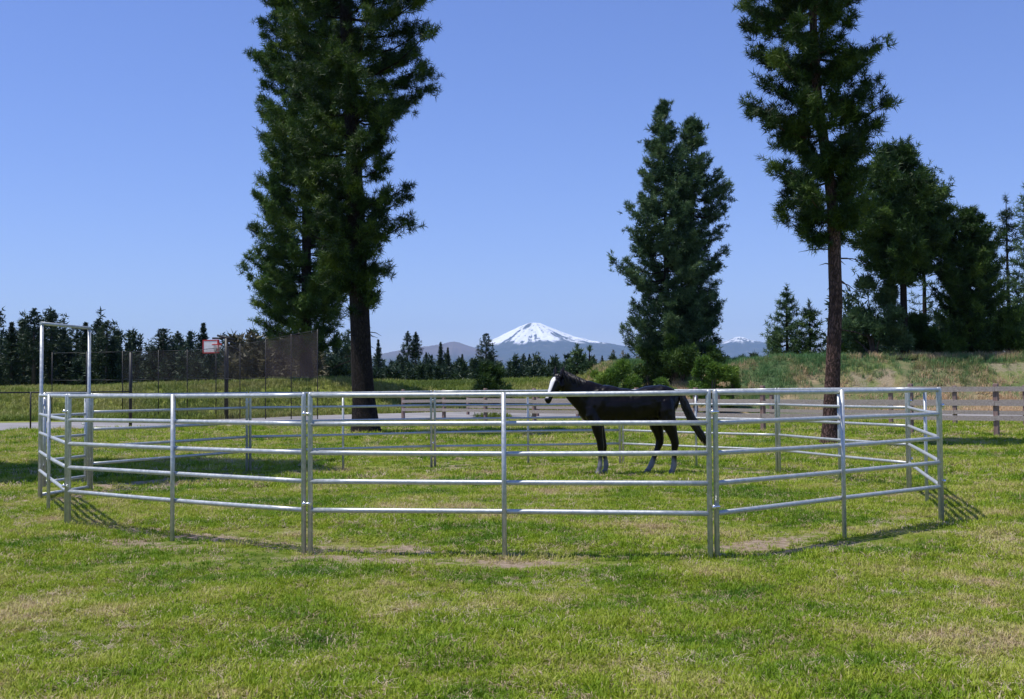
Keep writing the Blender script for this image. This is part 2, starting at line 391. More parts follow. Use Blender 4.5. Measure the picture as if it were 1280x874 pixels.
ground = link_mesh('ground', me, M['ground']); tag(ground, kind='structure')

# road
def strip(name, pts, hw, mat, dz):
    P = [Vector((x, y, 0)) for x, y in pts]; V = []; Fc = []
    dense = []
    for i in range(len(P) - 1):
        for k in range(6): dense.append(P[i].lerp(P[i + 1], k / 6))
    dense.append(P[-1])
    for _ in range(4):
        dense = [dense[0]] + [(dense[i - 1] + dense[i] * 2 + dense[i + 1]) / 4 for i in range(1, len(dense) - 1)] + [dense[-1]]
    for i, p in enumerate(dense):
        t = (dense[min(i + 1, len(dense) - 1)] - dense[max(i - 1, 0)]).normalized(); nn = Vector((-t.y, t.x, 0))
        w = hw * (1 + 0.04 * math.sin(i * 1.7))
        for s in np.linspace(-1, 1, 9):
            q = p + nn * w * s; V.append((q.x, q.y, ground_z(q.x, q.y) + dz))
    n = 9
    for i in range(len(dense) - 1):
        for k in range(n - 1):
            Fc.append((i * n + k, (i + 1) * n + k, (i + 1) * n + k + 1, i * n + k + 1))
    me = np_mesh(name, np.array(V), np.array(Fc)); o = link_mesh(name, me, mat); tag(o, kind='structure'); return o
strip('road', road_c, ROAD_HW, M['asphalt'], 0.03)
# ------------------------------------------------------------------ pen panels
RT = 0.0225
RAILS = [0.40 + 0.265 * k for k in range(5)]
def tube_mesh(name, a, b, r=RT, n=12):
    mb = MB(); mb.tube([a, b], r, n); return mb.mesh(name)
def make_panel(a, b, label):
    a = Vector((*a, 0)); b = Vector((*b, 0)); d = b - a; L = d.length; u = d / L
    root = empty('corral_panel', (a.x, a.y, 0), math.atan2(u.y, u.x))
    tag(root, label, 'corral panel', 'galvanised five-rail panels of the round pen')
    e = 0.036; x0 = e; x1 = L - e
    for x in (x0, x1):
        gz = ground_z(a.x + u.x * x, a.y + u.y * x)
        mb = MB(); rr = 0.0235
        mb.tube([(x, 0, gz - 0.02), (x, 0, 1.445), (x, 0, 1.475), (x, 0, 1.488)], [rr, rr, rr * .9, rr * .45], 12)
        mb.build('end_post', M['steel'], root)
    xm = L / 2; gz = ground_z(a.x + u.x * xm, a.y + u.y * xm)
    mb = MB(); mb.tube([(xm, -0.036, gz - 0.02), (xm, -0.036, 1.475)], 0.0215, 12); mb.build('middle_post', M['steel'], root)
    for k, z in enumerate(RAILS):
        pts = []
        for t in np.linspace(0, 1, 9):
            pts.append((x0 + (x1 - x0) * t, 0, z - 0.006 * math.sin(math.pi * t) * ((k * 37 + len(label)) % 5 - 1) / 2))
        mb = MB(); mb.tube(pts, RT, 12); mb.build('rail', M['steel'], root)
    for z in (0.46, 1.29):
        mb = MB(); mb.tube([(L - 0.055, 0, z), (L + 0.055, 0, z)], 0.013, 8)
        mb.tube([(L, -0.030, z - 0.02), (L, -0.034, z), (L, -0.030, z + 0.02)], [0.012, 0.02, 0.012], 8)
        mb.build('connector_pin', M['steel_bolt'], root)
    return root
names_p = [('A', 'C', 'foreshortened panel at the left end of the pen, between gate frame and near corner'),
           ('C', 'E', 'near left five-rail panel, sloping away from the near left corner to the double post'),
           ('E', 'G', 'front five-rail panel facing the camera squarely, crossing in front of the horse'),
           ('G', 'I', 'near right five-rail panel with dull grey rails running to the right corner post'),
           ('I', 'K', 'foreshortened panel at the right end of the pen with its ladder shadow on the grass'),
           ('K', 'M', 'back right panel, seen in front of the reddish pine trunk'),
           ('M', 'N', 'back panel just right of the horse, behind its tail'),
           ('N', 'P', 'bright back panel directly behind the horse head and chest'),
           ('P', 'R', 'back left panel seen in front of the big dark pine trunk base'),
           ('R', 'S', 'far left back panel joining the right post of the gate frame')]
for a, b, lb in names_p: make_panel(PEN[a], PEN[b], lb)
# bow gate
A = Vector((*PEN['A'], 0)); S = Vector((*PEN['S'], 0)); d = A - S; L = d.length; u = d / L
gate = empty('gate', (S.x, S.y, 0), math.atan2(u.y, u.x))
tag(gate, 'tall galvanised bow gate frame with a five-rail gate leaf at the left of the pen', 'gate')
GH = 2.47
for x in (0.03, L - 0.03):
    mb = MB(); mb.tube([(x, 0, -0.02), (x, 0, GH)], 0.0245, 12); mb.build('frame_post', M['steel'], gate)
mb = MB(); mb.tube([(0.0, 0, GH + 0.02), (L, 0, GH + 0.02)], 0.0235, 12); mb.build('top_bar', M['steel'], gate)
mb = MB(); mb.tube([(0.06, 0, 0.05), (L - 0.06, 0, 0.05)], 0.024, 12); mb.build('threshold_bar', M['steel'], gate)
for x in (0.12, L - 0.12):
    mb = MB(); mb.tube([(x, 0.0, 0.16), (x, 0, 1.50)], 0.024, 12); mb.build('stile', M['steel'], gate)
for z in (0.22, 0.53, 0.85, 1.17, 1.48):
    mb = MB(); mb.tube([(0.14, 0, z), (L - 0.14, 0, z)], 0.022, 12); mb.build('gate_rail', M['steel'], gate)
for z in (0.45, 1.32):
    mb = MB(); mb.box((L - 0.075, -0.01, z), (0.07, 0.03, 0.03)); mb.build('hinge', M['steel_bolt'], gate)
mb = MB(); mb.tube([(0.05, -0.03, 1.02), (0.17, -0.03, 1.02)], 0.012, 8); mb.build('latch', M['steel_bolt'], gate)

# ------------------------------------------------------------------ wooden rail fences
def wood_fence(pts, name, label, H=1.5, rails=(0.53, 0.95, 1.37)):
    root = empty(name, (pts[0].x, pts[0].y, 0)); tag(root, label, 'fence', 'brown wooden three-rail fences')
    o = Vector((pts[0].x, pts[0].y, 0)); rr = random.Random(5)
    for i, p in enumerate(pts):
        gz = ground_z(p.x, p.y); mb = MB(); w = 0.13
        h = H + rr.uniform(-.02, .04)
        q = p - o
        a = math.atan2(pts[min(i + 1, len(pts) - 1)].y - pts[max(i - 1, 0)].y, pts[min(i + 1, len(pts) - 1)].x - pts[max(i - 1, 0)].x)
        c = [(-1, -1), (1, -1), (1, 1), (-1, 1)]
        rings = []
        for z, s in ((gz - 0.1, 1), (gz + h - 0.02, 1), (gz + h, 0.8)):
            rings.append([(q.x + (x * math.cos(a) - y * math.sin(a)) * w / 2 * s, q.y + (x * math.sin(a) + y * math.cos(a)) * w / 2 * s, z) for x, y in c])
        mb.quadstrip(rings); mb.build('post', M['wood_post'], root, False)
    for i in range(len(pts) - 1):
        p, q = pts[i] - o, pts[i + 1] - o; d = q - p; L = d.length; a = math.atan2(d.y, d.x)
        n = Vector((math.sin(a), -math.cos(a), 0))
        g0 = ground_z(pts[i].x, pts[i].y); g1 = ground_z(pts[i + 1].x, pts[i + 1].y)
        for z in rails:
            zz0 = z + g0 + rr.uniform(-.012, .012); zz1 = z + g1 + rr.uniform(-.012, .012)
            mb = MB(); hw = 0.07; th = 0.02
            P0 = p - n * 0.09; P1 = q - n * 0.09
            e = d.normalized() * 0.003
            rings = []
            for Q, zz in ((P0 + e, zz0), (P1 - e, zz1)):
                rings.append([(Q.x + n.x * s * th, Q.y + n.y * s * th, zz + t * hw) for s, t in ((-1, -1), (1, -1), (1, 1), (-1, 1))])
            mb.quadstrip(rings)
            mb.build('rail', M['wood'], root, False)
    return root
near_px = [(1462, 552), (1354, 549.5), (1246, 547), (1139, 544.5), (1046, 542.5), (954, 540.5), (870, 537.5), (796, 534.5), (730, 532), (668, 530), (607, 528), (555, 526.5), (504, 526)]
wood_fence([gp(*p) for p in near_px], 'rail_fence', 'nearer brown wooden rail fence, its tall post standing right of the pen')
far_px = [(1460, 537), (1372, 535.5), (1282, 534.5), (1194, 533), (1114, 531.5), (1036, 530), (965, 528), (898, 526), (836, 524.5), (778, 523), (722, 522), (672, 521), (627, 520), (585, 519)]
wood_fence([gp(*p) for p in far_px], 'rail_fence', 'farther brown wooden rail fence running along the road edge behind the first', H=1.45, rails=(0.5, 0.9, 1.32))

# ------------------------------------------------------------------ black court fence and low fence on the left
low = [gp(x, y) for x, y in ((-330, 546), (-140, 542), (38, 538), (163, 534.5))]
root = empty('low_fence', low[0]); tag(root, 'low black metal rail fence beside the road at the left edge', 'fence')
for i, p in enumerate(low):
    q = p - low[0]; mb = MB(); h = 1.52 if i < 3 else 3.15
    mb.tube([(q.x, q.y, 0), (q.x, q.y, h)], 0.035 if i < 3 else 0.07, 8); mb.build('post', M['black'], root)
for i in range(len(low) - 1):
    p, q = low[i] - low[0], low[i + 1] - low[0]
    mb = MB(); mb.tube([(p.x, p.y, 1.50), (q.x, q.y, 1.50)], 0.028, 8); mb.build('rail', M['black'], root)
court = [(65, 0, 3.66), (108, 0, 3.66), (153, 0, 3.66), (198, 0, 3.66), (234, 0, 3.66), (270, 0, 3.75), (300, 0, 3.9), (332, 0, 4.1), (364, 0, 4.35), (397, 0, 4.55)]
cy = np.interp([c[0] for c in court], [65, 270, 397], [61.5, 58.5, 56.5])
cpts = [(at(c[0], 480, Y), c[2]) for c, Y in zip(court, cy)]
o0 = Vector((cpts[0][0].x, cpts[0][0].y, 0)); root = empty('court_fence', o0)
tag(root, 'tall black chain-link court fence with brown windscreen hung on its upper half', 'fence')
CW = [(Vector((p.x, p.y, 0)) - o0, ground_z(p.x, p.y), h) for p, h in cpts]
for q, gz, h in CW:
    mb = MB(); mb.tube([(q.x, q.y, gz), (q.x, q.y, h + 0.05)], 0.026, 8); mb.build('post', M['black'], root)
for i in range(len(CW) - 1):
    (p, g0, h0), (q, g1, h1) = CW[i], CW[i + 1]
    for z0, z1 in ((h0, h1), (2.17, 2.12)):
        mb = MB(); mb.tube([(p.x, p.y, z0), (q.x, q.y, z1)], 0.016, 6); mb.build('rail', M['black'], root)
    if i < 2: continue
    for nm, mt, b0, b1, t0, t1, off in (('windscreen', 'windscreen' if i > 6 else 'windscreen_thin', 2.20, 2.15, h0 - .03, h1 - .03, -0.05), ('chain_link', 'chainlink', g0 + .05, g1 + .05, 2.15, 2.10, 0.05)):
        V = []; n = 8
        for k in range(n + 1):
            t = k / n; X = p.x + (q.x - p.x) * t; Y = p.y + (q.y - p.y) * t + off; sag = 0.05 * math.sin(math.pi * t)
            V.append((X, Y, b0 + (b1 - b0) * t)); V.append((X, Y + 0.04 * math.sin(t * 9), t0 + (t1 - t0) * t - sag))
        Fq = np.array([(2 * k, 2 * k + 2, 2 * k + 3, 2 * k + 1) for k in range(n)])
        link_mesh(nm, np_mesh(nm, np.array(V), Fq, True), M[mt], root)

# basketball goal standing inside the court
bp = at(283, 480, 58.9); bb = empty('basketball_goal', (bp.x, bp.y, 0))
tag(bb, 'basketball goal with black pole, white backboard and red rim above the windscreen', 'basketball goal')
bz = ground_z(bp.x, bp.y)
mb = MB(); mb.tube([(0, 0, bz), (0, 0, 4.28)], 0.11, 10); mb.build('pole', M['black'], bb)
mb = MB()
mb.tube([(-0.5, 0.05, 4.45), (0.45, -0.1, 4.22)], 0.055, 6); mb.tube([(-0.05, 0, 4.28), (0.5, 0, 3.95)], 0.05, 6)
mb.tube([(0.1, 0, 3.95), (0.7, 0, 3.6)], 0.05, 6); mb.tube([(-0.75, 0, 4.30), (0.05, 0, 4.30)], 0.05, 6); mb.build('bracket', M['black'], bb)
mb = MB(); mb.box((-0.82, 0.0, 3.86), (0.08, 1.0, 0.66), R(66)); mb.build('backboard', M['board'], bb, False)
mb = MB()
for dx, dz, sx, sz in ((0, .33, .095, .06), (0, -.33, .095, .06)): mb.box((-0.82, -0.0, 3.86 + dz), (sx + .01, 1.02, sz), R(66))
for s in (-1, 1): mb.box((-0.82 - s * .48 * math.sin(R(66)), s * .48 * math.cos(R(66)), 3.86), (.115, .06, .69), R(66))
mb.build('backboard_border', M['red'], bb, False)
mb = MB(); c = Vector((-0.42, -0.30, 3.95))
mb.tube([c + Vector((.23 * math.cos(t), .23 * math.sin(t), 0)) for t in np.linspace(0, 2 * math.pi, 17)], 0.028, 6)
mb.tube([(-0.75, -0.05, 3.95), (-0.2, -.2, 3.97)], .035, 6)
mb.build('rim', M['red'], bb)
mb = MB()
for t in np.linspace(0, 2 * math.pi, 13)[:-1]:
    mb.tube([c + Vector((.22 * math.cos(t), .22 * math.sin(t), 0)), c + Vector((.12 * math.cos(t + .5), .12 * math.sin(t + .5), -.4))], 0.012, 4)
    mb.tube([c + Vector((.22 * math.cos(t), .22 * math.sin(t), 0)), c + Vector((.12 * math.cos(t - .5), .12 * math.sin(t - .5), -.4))], 0.012, 4)
mb.build('net', M['netcord'], bb)

# ------------------------------------------------------------------ trees
def blades(C, D, n, ln, wd, rg, spread=1.0, up=0.15, tri=True):
    """C (t,3) clump centres, D (t,3) growth directions -> spiky clumps of n narrow blades each"""
    T = len(C)
    r = rg.normal(size=(T, n, 3)); r /= np.linalg.norm(r, axis=2, keepdims=True)
    d = D[:, None, :] * (1.15 - 0.6 * spread) + r * (0.35 + 0.75 * spread); d[:, :, 2] += up
    d /= np.linalg.norm(d, axis=2, keepdims=True)
    if hasattr(ln, '__len__'): ln = np.asarray(ln)[:, None, None]
    L = ln * rg.uniform(0.65, 1.15, (T, n, 1))
    base = C[:, None, :] + r * ln * 0.12 + D[:, None, :] * ln * rg.uniform(-0.9, 0.3, (T, n, 1))
    q = rg.normal(size=(T, n, 3)); w = np.cross(d, q); w /= np.linalg.norm(w, axis=2, keepdims=True) + 1e-9
    w *= wd * rg.uniform(0.7, 1.3, (T, n, 1))
    N = T * n
    if tri:
        V = np.stack([base - w, base + w, base + d * L], 2).reshape(-1, 3)
        return V, np.zeros((0, 4), int), np.arange(N * 3).reshape(-1, 3)
    V = np.stack([base, base + d * L * .5 + w, base + d * L, base + d * L * .5 - w], 2).reshape(-1, 3)
    Fq = np.arange(N * 4).reshape(-1, 4); Ft = np.zeros((0, 3), int)
    return V, Fq, Ft
def trunk_mb(pts, rad, n=14, flare=1.35):
    """bark column with uneven surface and root flare"""
    mb = MB(); rings = []
    for i, (p, r) in enumerate(zip(pts, rad)):
        rg = []
        for k in range(n):
            a = 2 * math.pi * k / n
            rr = r * (1 + 0.05 * math.sin(3 * a + i * .7) + 0.04 * math.sin(7 * a + i * 1.9))
            if i == 0: rr *= 1.0 + 0.12 * math.sin(5 * a)
            rg.append((p[0] + rr * math.cos(a), p[1] + rr * math.sin(a), p[2]))
        rings.append(rg)
    mb.quadstrip(rings); return mb
def conifer(name, base, label, height, r0, profile, lean=(0, 0), fol='pine', barkm='bark_dark', seed=1, whorl=0.42, per=5,
            tuft=(26, 0.34, 0.016), twigs=7, up=0.25, droop=0.15, dens=1.0, group=None, cat='tree', trunk_top=0.97, depth=0.95, gaps=0.1, spread=1.0, fluff=1, jit=0.0, lump=0.0, stubs=0):
    """profile: rows (z, reach to -x, reach to +x); lean: rows or a vector giving the stem's sideways drift"""
    rg = np.random.default_rng(seed); root = empty(name, base); tag(root, label, cat, group)
    P = np.array(profile, float)
    if not hasattr(lean[0], '__len__'): lean = [(0, 0, 0), (height, lean[0], lean[1])]
    if hasattr(lean[0], '__len__'):
        la = np.array(lean, float); lz, lx, ly = la[:, 0], la[:, 1], la[:, 2]
    def stem(z): return np.array([np.interp(z, lz, lx), np.interp(z, lz, ly), z])
    def rad(z):
        t = z / height; return r0 * (max(0.0, 1 - t) ** 0.8) * 0.92 + 0.015 + r0 * 0.5 * math.exp(-z / (r0 * 1.2))
    zs = np.concatenate([[-0.15, 0.0, r0 * .5, r0, r0 * 2], np.linspace(r0 * 3, height * trunk_top, 22)])
    trunk_mb([stem(z) if z > 0 else np.array([0, 0, z]) for z in zs], [rad(max(0, z)) for z in zs]).build('trunk', M[barkm], root)
    limb = MB(); C = []; D = []
    z = P[0, 0]
    while z < P[-1, 0]:
        nb = per + rg.integers(-1, 2); a0 = rg.uniform(0, 6.28)
        for b in range(nb):
            az = a0 + b * 2 * math.pi / nb + rg.uniform(-.35, .35)
            zb = z + rg.uniform(-whorl * .4, whorl * .4)
            if rg.uniform() < gaps: continue
            L_ = np.interp(zb, P[:, 0], P[:, 1]); R_ = np.interp(zb, P[:, 0], P[:, 2])
            ca = math.cos(az)
            side = R_ if ca > 0 else L_
            ln_ = float(fbm(az * 1.3 + seed, zb / (whorl * 4.5), seed, 2)) / .75
            if lump and ln_ < lump * .60: continue
            reach = (side * abs(ca) + (0.5 * (L_ + R_)) * depth * (1 - abs(ca))) * rg.uniform(0.72, 1.06) * min(1.12, 1 + lump * (2.4 * (ln_ - .52)))
            if reach < 0.12: continue
            s = stem(zb); dirh = np.array([math.cos(az), math.sin(az), 0.0])
            side_v = np.array([-dirh[1], dirh[0], 0.0])
            rise = reach * (up + rg.uniform(-.12, .12)); bend = rg.uniform(-.12, .12) * reach
            def bp(t): return s + dirh * reach * t + side_v * bend * t * t + np.array([0, 0, rise * t ** 1.6 - droop * reach * math.sin(math.pi * min(1, t * .9))])
            rb = min(0.05, 0.012 + 0.011 * reach)
            limb.tube([bp(t) for t in (0, .3, .6, .92)], [rb * 1.3, rb, rb * .65, rb * .3], 5, False)
            nt = max(3, int(twigs * (0.5 + reach * 0.35) * dens))
            for k in range(nt):
                t = 0.22 + 0.78 * (k + rg.uniform(.1, .9)) / nt
                p = bp(t); dd = bp(min(1.0, t + .05)) - bp(t - .05); dd /= np.linalg.norm(dd)
                sgn = 1 if rg.uniform() < .5 else -1
                tw = dd * .7 + side_v * sgn * rg.uniform(.3, 1.1) + np.array([0, 0, rg.uniform(-.25, .55)]); tw /= np.linalg.norm(tw)
                tl = reach * rg.uniform(.12, .34) * (1.15 - t * .75)
                if t > 0.93: tl *= .3
                e = p + tw * tl
                C.append(e); D.append(tw)
                if tl > tuft[1] * 0.9: C.append(p + tw * tl * .5); D.append(tw)
            C.append(bp(1.0)); D.append(dirh * .8 + np.array([0, 0, .5]))
        z += whorl * rg.uniform(.8, 1.2)
    tp = stem(height * trunk_top)
    for k in range(6):
        C.append(tp + np.array([0, 0, height * (1 - trunk_top) * k / 5])); D.append(np.array([rg.uniform(-.3, .3), rg.uniform(-.3, .3), 1.]))
    for k in range(stubs):
        zb = P[0, 0] * rg.uniform(.45, 1.0) + (P[1, 0] - P[0, 0]) * rg.uniform(0, .5); az = rg.uniform(0, 6.28); l_ = rg.uniform(.3, .9)
        s0 = stem(zb); dv = np.array([math.cos(az), math.sin(az), rg.uniform(-.35, .25)])
        db = MB(); db.tube([s0, s0 + dv * (rad(zb) + l_ * .5), s0 + dv * (rad(zb) + l_) + np.array([0, 0, -.08])], [.022, .014, .004], 5); db.build('dead_branch', M[barkm], root)
    limb.build('limbs', M[barkm], root)
    C = np.array(C); D = np.array(D)
    if fluff > 1:
        C = np.concatenate([C] + [C + rg.normal(size=C.shape) * jit for _ in range(fluff - 1)]); D = np.concatenate([D] * fluff)
    V, Fq, Ft = blades(C, D, tuft[0], tuft[1], tuft[2], rg, spread)
    cr = link_mesh('crown', np_mesh('crown', V, [Fq, Ft]), M[fol], root)
    return root
def shrub(name, base, label, w, h, seed=1, fol='shrub', n=500, tuft=(9, 0.3, 0.03), dpt=0.9, group=None, cat='shrub', low=0.0, stems=6, squash=1.0, barkm='bark_far', point=0.0):
    """rounded bush of overlapping leafy lobes on several stems"""
    rg = np.random.default_rng(seed); root = empty(name, base); tag(root, label, cat, group)
    lobes = []
    for k in range(int(9 + h * 2)):
        a = rg.uniform(0, 6.28); t = rg.uniform(0, 1)
        zc = low * h + (1 - low) * h * (0.15 + 0.68 * t)
        env = math.sqrt(max(0.05, 1 - ((t * .85) ** (2 if point == 0 else 1.0 / max(.3, point))))) if point == 0 else max(.12, 1 - t ** 1.3 * point)
        rr = w / 2 * env * rg.uniform(.2, .95)
        lobes.append((np.array([rr * math.cos(a), rr * math.sin(a) * dpt, zc]), w * rg.uniform(.11, .26) * (.55 + .45 * env)))
    sm = MB()
    for c, r in lobes[:stems]:
        sm.tube([(c[0] * .08, c[1] * .08, -.05), (c[0] * .4, c[1] * .4, c[2] * .5), tuple(c)], [.05 * h / 3 + .01, .03 * h / 3 + .01, .012], 5, False)
    sm.build('stems', M[barkm], root)
    C = []; D = []
    for k in range(n):
        c, r = lobes[rg.integers(len(lobes))]
        v = rg.normal(size=3); v /= np.linalg.norm(v)
        if v[2] < -.3 and rg.uniform() < .6: v[2] *= -1
        q = c + v * r * rg.uniform(.55, 1.08) * np.array([1, dpt, squash]); q[2] = max(q[2], .05)
        C.append(q); D.append(v * .7 + np.array([0, 0, .5]))
    V, Fq, Ft = blades(np.array(C), np.array(D), tuft[0], tuft[1], tuft[2], rg, 0.9, .25)
    link_mesh('crown', np_mesh('crown', V, [Fq, Ft]), M[fol], root)
    return root

# --- the two tall pines on the lawn and the one beyond
b1 = gp(457, 543); b1.z = ground_z(b1.x, b1.y); k1 = FPX / b1.y       # px per metre at that distance
def zrow(py, Y, px=457): return at(px, py, Y).z
def prof(rows, Y, stemx, bz):
    """rows (photo y, left px, right px) -> profile rows (z above the base, reach left, reach right)"""
    out = []
    for y, xl, xr in rows:
        c = np.interp(y, [s[0] for s in stemx], [s[1] for s in stemx])
        out.append((at(c, y, Y).z - bz, max(.1, (c - xl) / FPX * Y), max(.1, (xr - c) / FPX * Y)))
    return sorted(out)
def leanrows(stemx, Y, bz, bx):
    rows = [(0, 0, 0)]
    for y, x in sorted(stemx, reverse=True)[1:]:
        p = at(x, y, Y); rows.append((p.z - bz, p.x - bx, 0.0))
    z1, x1, _ = rows[-1]; z0, x0, _ = rows[-2]
    rows.append((z1 + 12, x1 + (x1 - x0) / (z1 - z0) * 6, 0)); return rows
st1 = [(-60, 427), (0, 431), (150, 440), (330, 447), (400, 450), (543, 457)]
pr1 = prof([(384, 448, 470), (372, 420, 480), (345, 400, 488), (300, 370, 512), (265, 365, 512), (215, 355, 528), (170, 352, 530), (130, 350, 545), (90, 345, 538), (30, 345, 532), (0, 345, 532), (-60, 350, 520)], b1.y, st1, b1.z)
pr1 += [(pr1[-1][0] + 2.5, 1.9, 2.0), (pr1[-1][0] + 5.5, 1.0, 1.1), (pr1[-1][0] + 7.6, .3, .3)]
conifer('pine_tree', b1, 'tallest dark pine, thick blackish trunk behind the back left of the pen', pr1[-1][0] + .6, 0.40, pr1,
        leanrows(st1, b1.y, b1.z, b1.x), 'pine', 'bark_dark', 11, 0.54, 6, (38, 0.22, 0.0125), 4, 0.32, .10, .9, fluff=6, jit=.13, lump=.55, gaps=.03, spread=1.3, stubs=10)
Y2 = 77.0; b2 = at(383, 470, Y2); b2.z = ground_z(b2.x, Y2)
st2 = [(-100, 383), (100, 384), (470, 383)]
pr2 = prof([(432, 345, 425), (415, 328, 428), (395, 322, 425), (368, 314, 440), (330, 320, 440), (295, 316, 448), (250, 328, 448), (208, 324, 448), (160, 322, 448), (122, 318, 448), (89, 315, 448), (50, 310, 448), (20, 298, 448), (-20, 305, 448), (-80, 325, 435)], Y2, st2, b2.z)
pr2 += [(pr2[-1][0] + 3, 1.0, 1.0)]
conifer('pine_tree', b2, 'broad green pine left of and behind the blackest trunk, above the court fence', pr2[-1][0] + 1, 0.42, pr2,
        (0, 0), 'pine_green', 'bark_dark', 23, 0.78, 7, (26, 0.34, 0.024), 4, 0.36, .10, .9, gaps=.04, fluff=6, jit=.20, lump=.55, spread=1.3)
b3 = gp(1037, 557); b3.z = ground_z(b3.x, b3.y)
st3 = [(-60, 1011), (0, 1015), (124, 1022), (255, 1041), (380, 1045), (470, 1041), (557, 1037)]
pr3 = prof([(292, 985, 1060), (275, 965, 1075), (255, 958, 1070), (225, 970, 1078), (195, 975, 1090), (172, 945, 1106), (148, 948, 1106), (117, 960, 1086), (93, 945, 1088), (74, 930, 1098), (38, 922, 1082), (7, 908, 1088), (-40, 910, 1090)], b3.y, st3, b3.z)
pr3 += [(pr3[-1][0] + 2, 1.6, 1.4), (pr3[-1][0] + 4.2, .5, .5)]
conifer('pine_tree', b3, 'tall pine with a bare reddish trunk on the lawn behind the pen', pr3[-1][0] + .5, 0.205, pr3,
        leanrows(st3, b3.y, b3.z, b3.x), 'pine', 'bark_red', 37, 0.50, 6, (46, 0.19, 0.0105), 4, 0.34, .12, .9, gaps=.05, fluff=8, jit=.115, lump=.62, spread=1.3, stubs=14)
# a pine just outside the left edge of the photograph; only its shadow crosses the lawn
b0 = Vector((-12.9, 20.6, 0)); b0.z = ground_z(b0.x, b0.y)
conifer('pine_tree', b0, 'pine just beyond the left edge whose shadow falls across the lawn', 23, 0.34,
        [(9.0, 1.5, 1.8), (10.5, 3.1, 3.3), (14, 3.4, 3.4), (19, 2.6, 2.6), (22.5, .4, .4)], (0, 0), 'pine', 'bark_dark', 5, 0.5, 8, (20, 0.45, 0.05), 9, 0.2, .1, 1.0, gaps=0)

# --- trees on the bank
def bank_tree(px, ybase, ytop, Y, rows, label, seed, r0=.2, **kw):
    Y = max(Y, 67.5)
    b = at(px, ybase, Y); b.z = ground_z(b.x, Y) - 0.05
    st = [(ytop, px), (ybase, px)]; pr = prof(rows, Y, st, b.z); h = at(px, ytop, Y).z - b.z
    kw.setdefault('tuft', (9, 0.42, 0.035)); kw.setdefault('fol', 'fir'); kw.setdefault('whorl', .6); kw.setdefault('per', 6)
    return conifer(kw.pop('name', 'conifer_tree'), b, label, h, r0, pr, (0, 0), seed=seed, **kw)
bank_tree(834, 449, 132, 72, [(440, 785, 880), (415, 782, 880), (385, 795, 880), (352, 768, 880), (300, 782, 880), (260, 786, 875), (220, 802, 868), (190, 808, 862), (165, 814, 855), (145, 822, 846), (134, 829, 838)],
          'left, taller half of the twin conifer pair on the bank, pointed top', 41, .22, up=.38, tuft=(18, .26, .024), twigs=6, gaps=.05, per=7, whorl=.62, lump=.55, fluff=4, jit=.18)
bank_tree(868, 449, 150, 73.5, [(440, 830, 905), (405, 830, 910), (350, 830, 914), (310, 828, 912), (270, 828, 922), (240, 830, 916), (215, 838, 906), (190, 850, 892), (165, 862, 886), (152, 872, 882)],
          'right half of the twin conifer pair on the bank, ragged blunt top', 43, .26, up=.38, tuft=(18, .26, .024), twigs=6, gaps=.08, per=7, whorl=.62, lump=.58, fluff=4, jit=.18)
bank_tree(1131, 447, 182, 66, [(345, 1100, 1160), (320, 1068, 1180), (280, 1060, 1188), (250, 1062, 1188), (225, 1075, 1172), (200, 1095, 1150), (184, 1118, 1140)],
          'dark round-crowned pine on the right bank just right of the reddish trunk', 47, .26, tuft=(16, .32, .03), twigs=6, gaps=0, per=9, name='pine_tree', fol='juniper', fluff=4, jit=.24, lump=.45, whorl=.5)
bank_tree(1157, 446, 205, 74, [(410, 1140, 1176), (340, 1132, 1182), (290, 1128, 1188), (250, 1138, 1182), (222, 1148, 1168), (207, 1154, 1161)],
          'thin open conifer rising behind the round-crowned pine on the right bank', 53, .16, tuft=(9, .34, .025), twigs=6, gaps=.22, name='conifer_tree')
bank_tree(1213, 447, 262, 68, [(442, 1170, 1262), (400, 1166, 1264), (350, 1168, 1262), (310, 1176, 1252), (285, 1188, 1238), (265, 1205, 1222)],
          'dense broad dark evergreen on the right bank, widest and fullest of the group', 59, .25, tuft=(18, .34, .03), twigs=12, gaps=0, per=9, whorl=.42, fol='juniper', up=.5, lump=.3)
bank_tree(1262, 446, 245, 80, [(430, 1235, 1290), (380, 1238, 1286), (330, 1244, 1280), (290, 1250, 1274), (260, 1257, 1268)],
          'slender pointed blue-green spruce near the right edge of the photograph', 61, .16, fol='far_fir', up=.2, gaps=.15, twigs=7, tuft=(8, .36, .03))
bank_tree(1296, 446, 218, 78, [(430, 1262, 1330), (380, 1262, 1326), (330, 1266, 1324), (280, 1270, 1318), (240, 1280, 1306), (222, 1292, 1300)],
          'conifer cut off by the right edge of the photograph', 67, .2, fol='fir', up=.25)
bank_tree(984, 446, 357, 82, [(440, 950, 1020), (420, 954, 1014), (400, 964, 1004), (380, 972, 997), (362, 980, 988)],
          'small pointed conifer left of the reddish trunk on the bank', 71, .12, twigs=8, gaps=.03, tuft=(9, .36, .035), whorl=.45)
bank_tree(1013, 446, 378, 80, [(440, 988, 1040), (420, 993, 1034), (400, 1000, 1028), (384, 1008, 1018)],
          'lighter young conifer leaning on the small pointed one, just left of the reddish trunk', 73, .1, fol='juniper', twigs=8, gaps=.03, tuft=(9, .36, .035), whorl=.45)
def bank_shrub(px, ybase, ytop, wpx, Y, label, seed, **kw):
    if ybase < 448: Y = max(Y, 67.5)
    b = at(px, ybase, Y); b.z = ground_z(b.x, Y) - .05; h = at(px, ytop, Y).z - b.z
    kw.setdefault('n', 420)
    return shrub(kw.pop('name', 'shrub'), b, label, wpx / FPX * Y, max(.6, h), seed, **kw)
bank_shrub(1094, 446, 338, 78, 68, 'dark dense bushy evergreen below the round-crowned pine, beside the reddish trunk', 81, fol='fir', n=3200, tuft=(12, .28, .03), cat='evergreen', name='evergreen_bush')
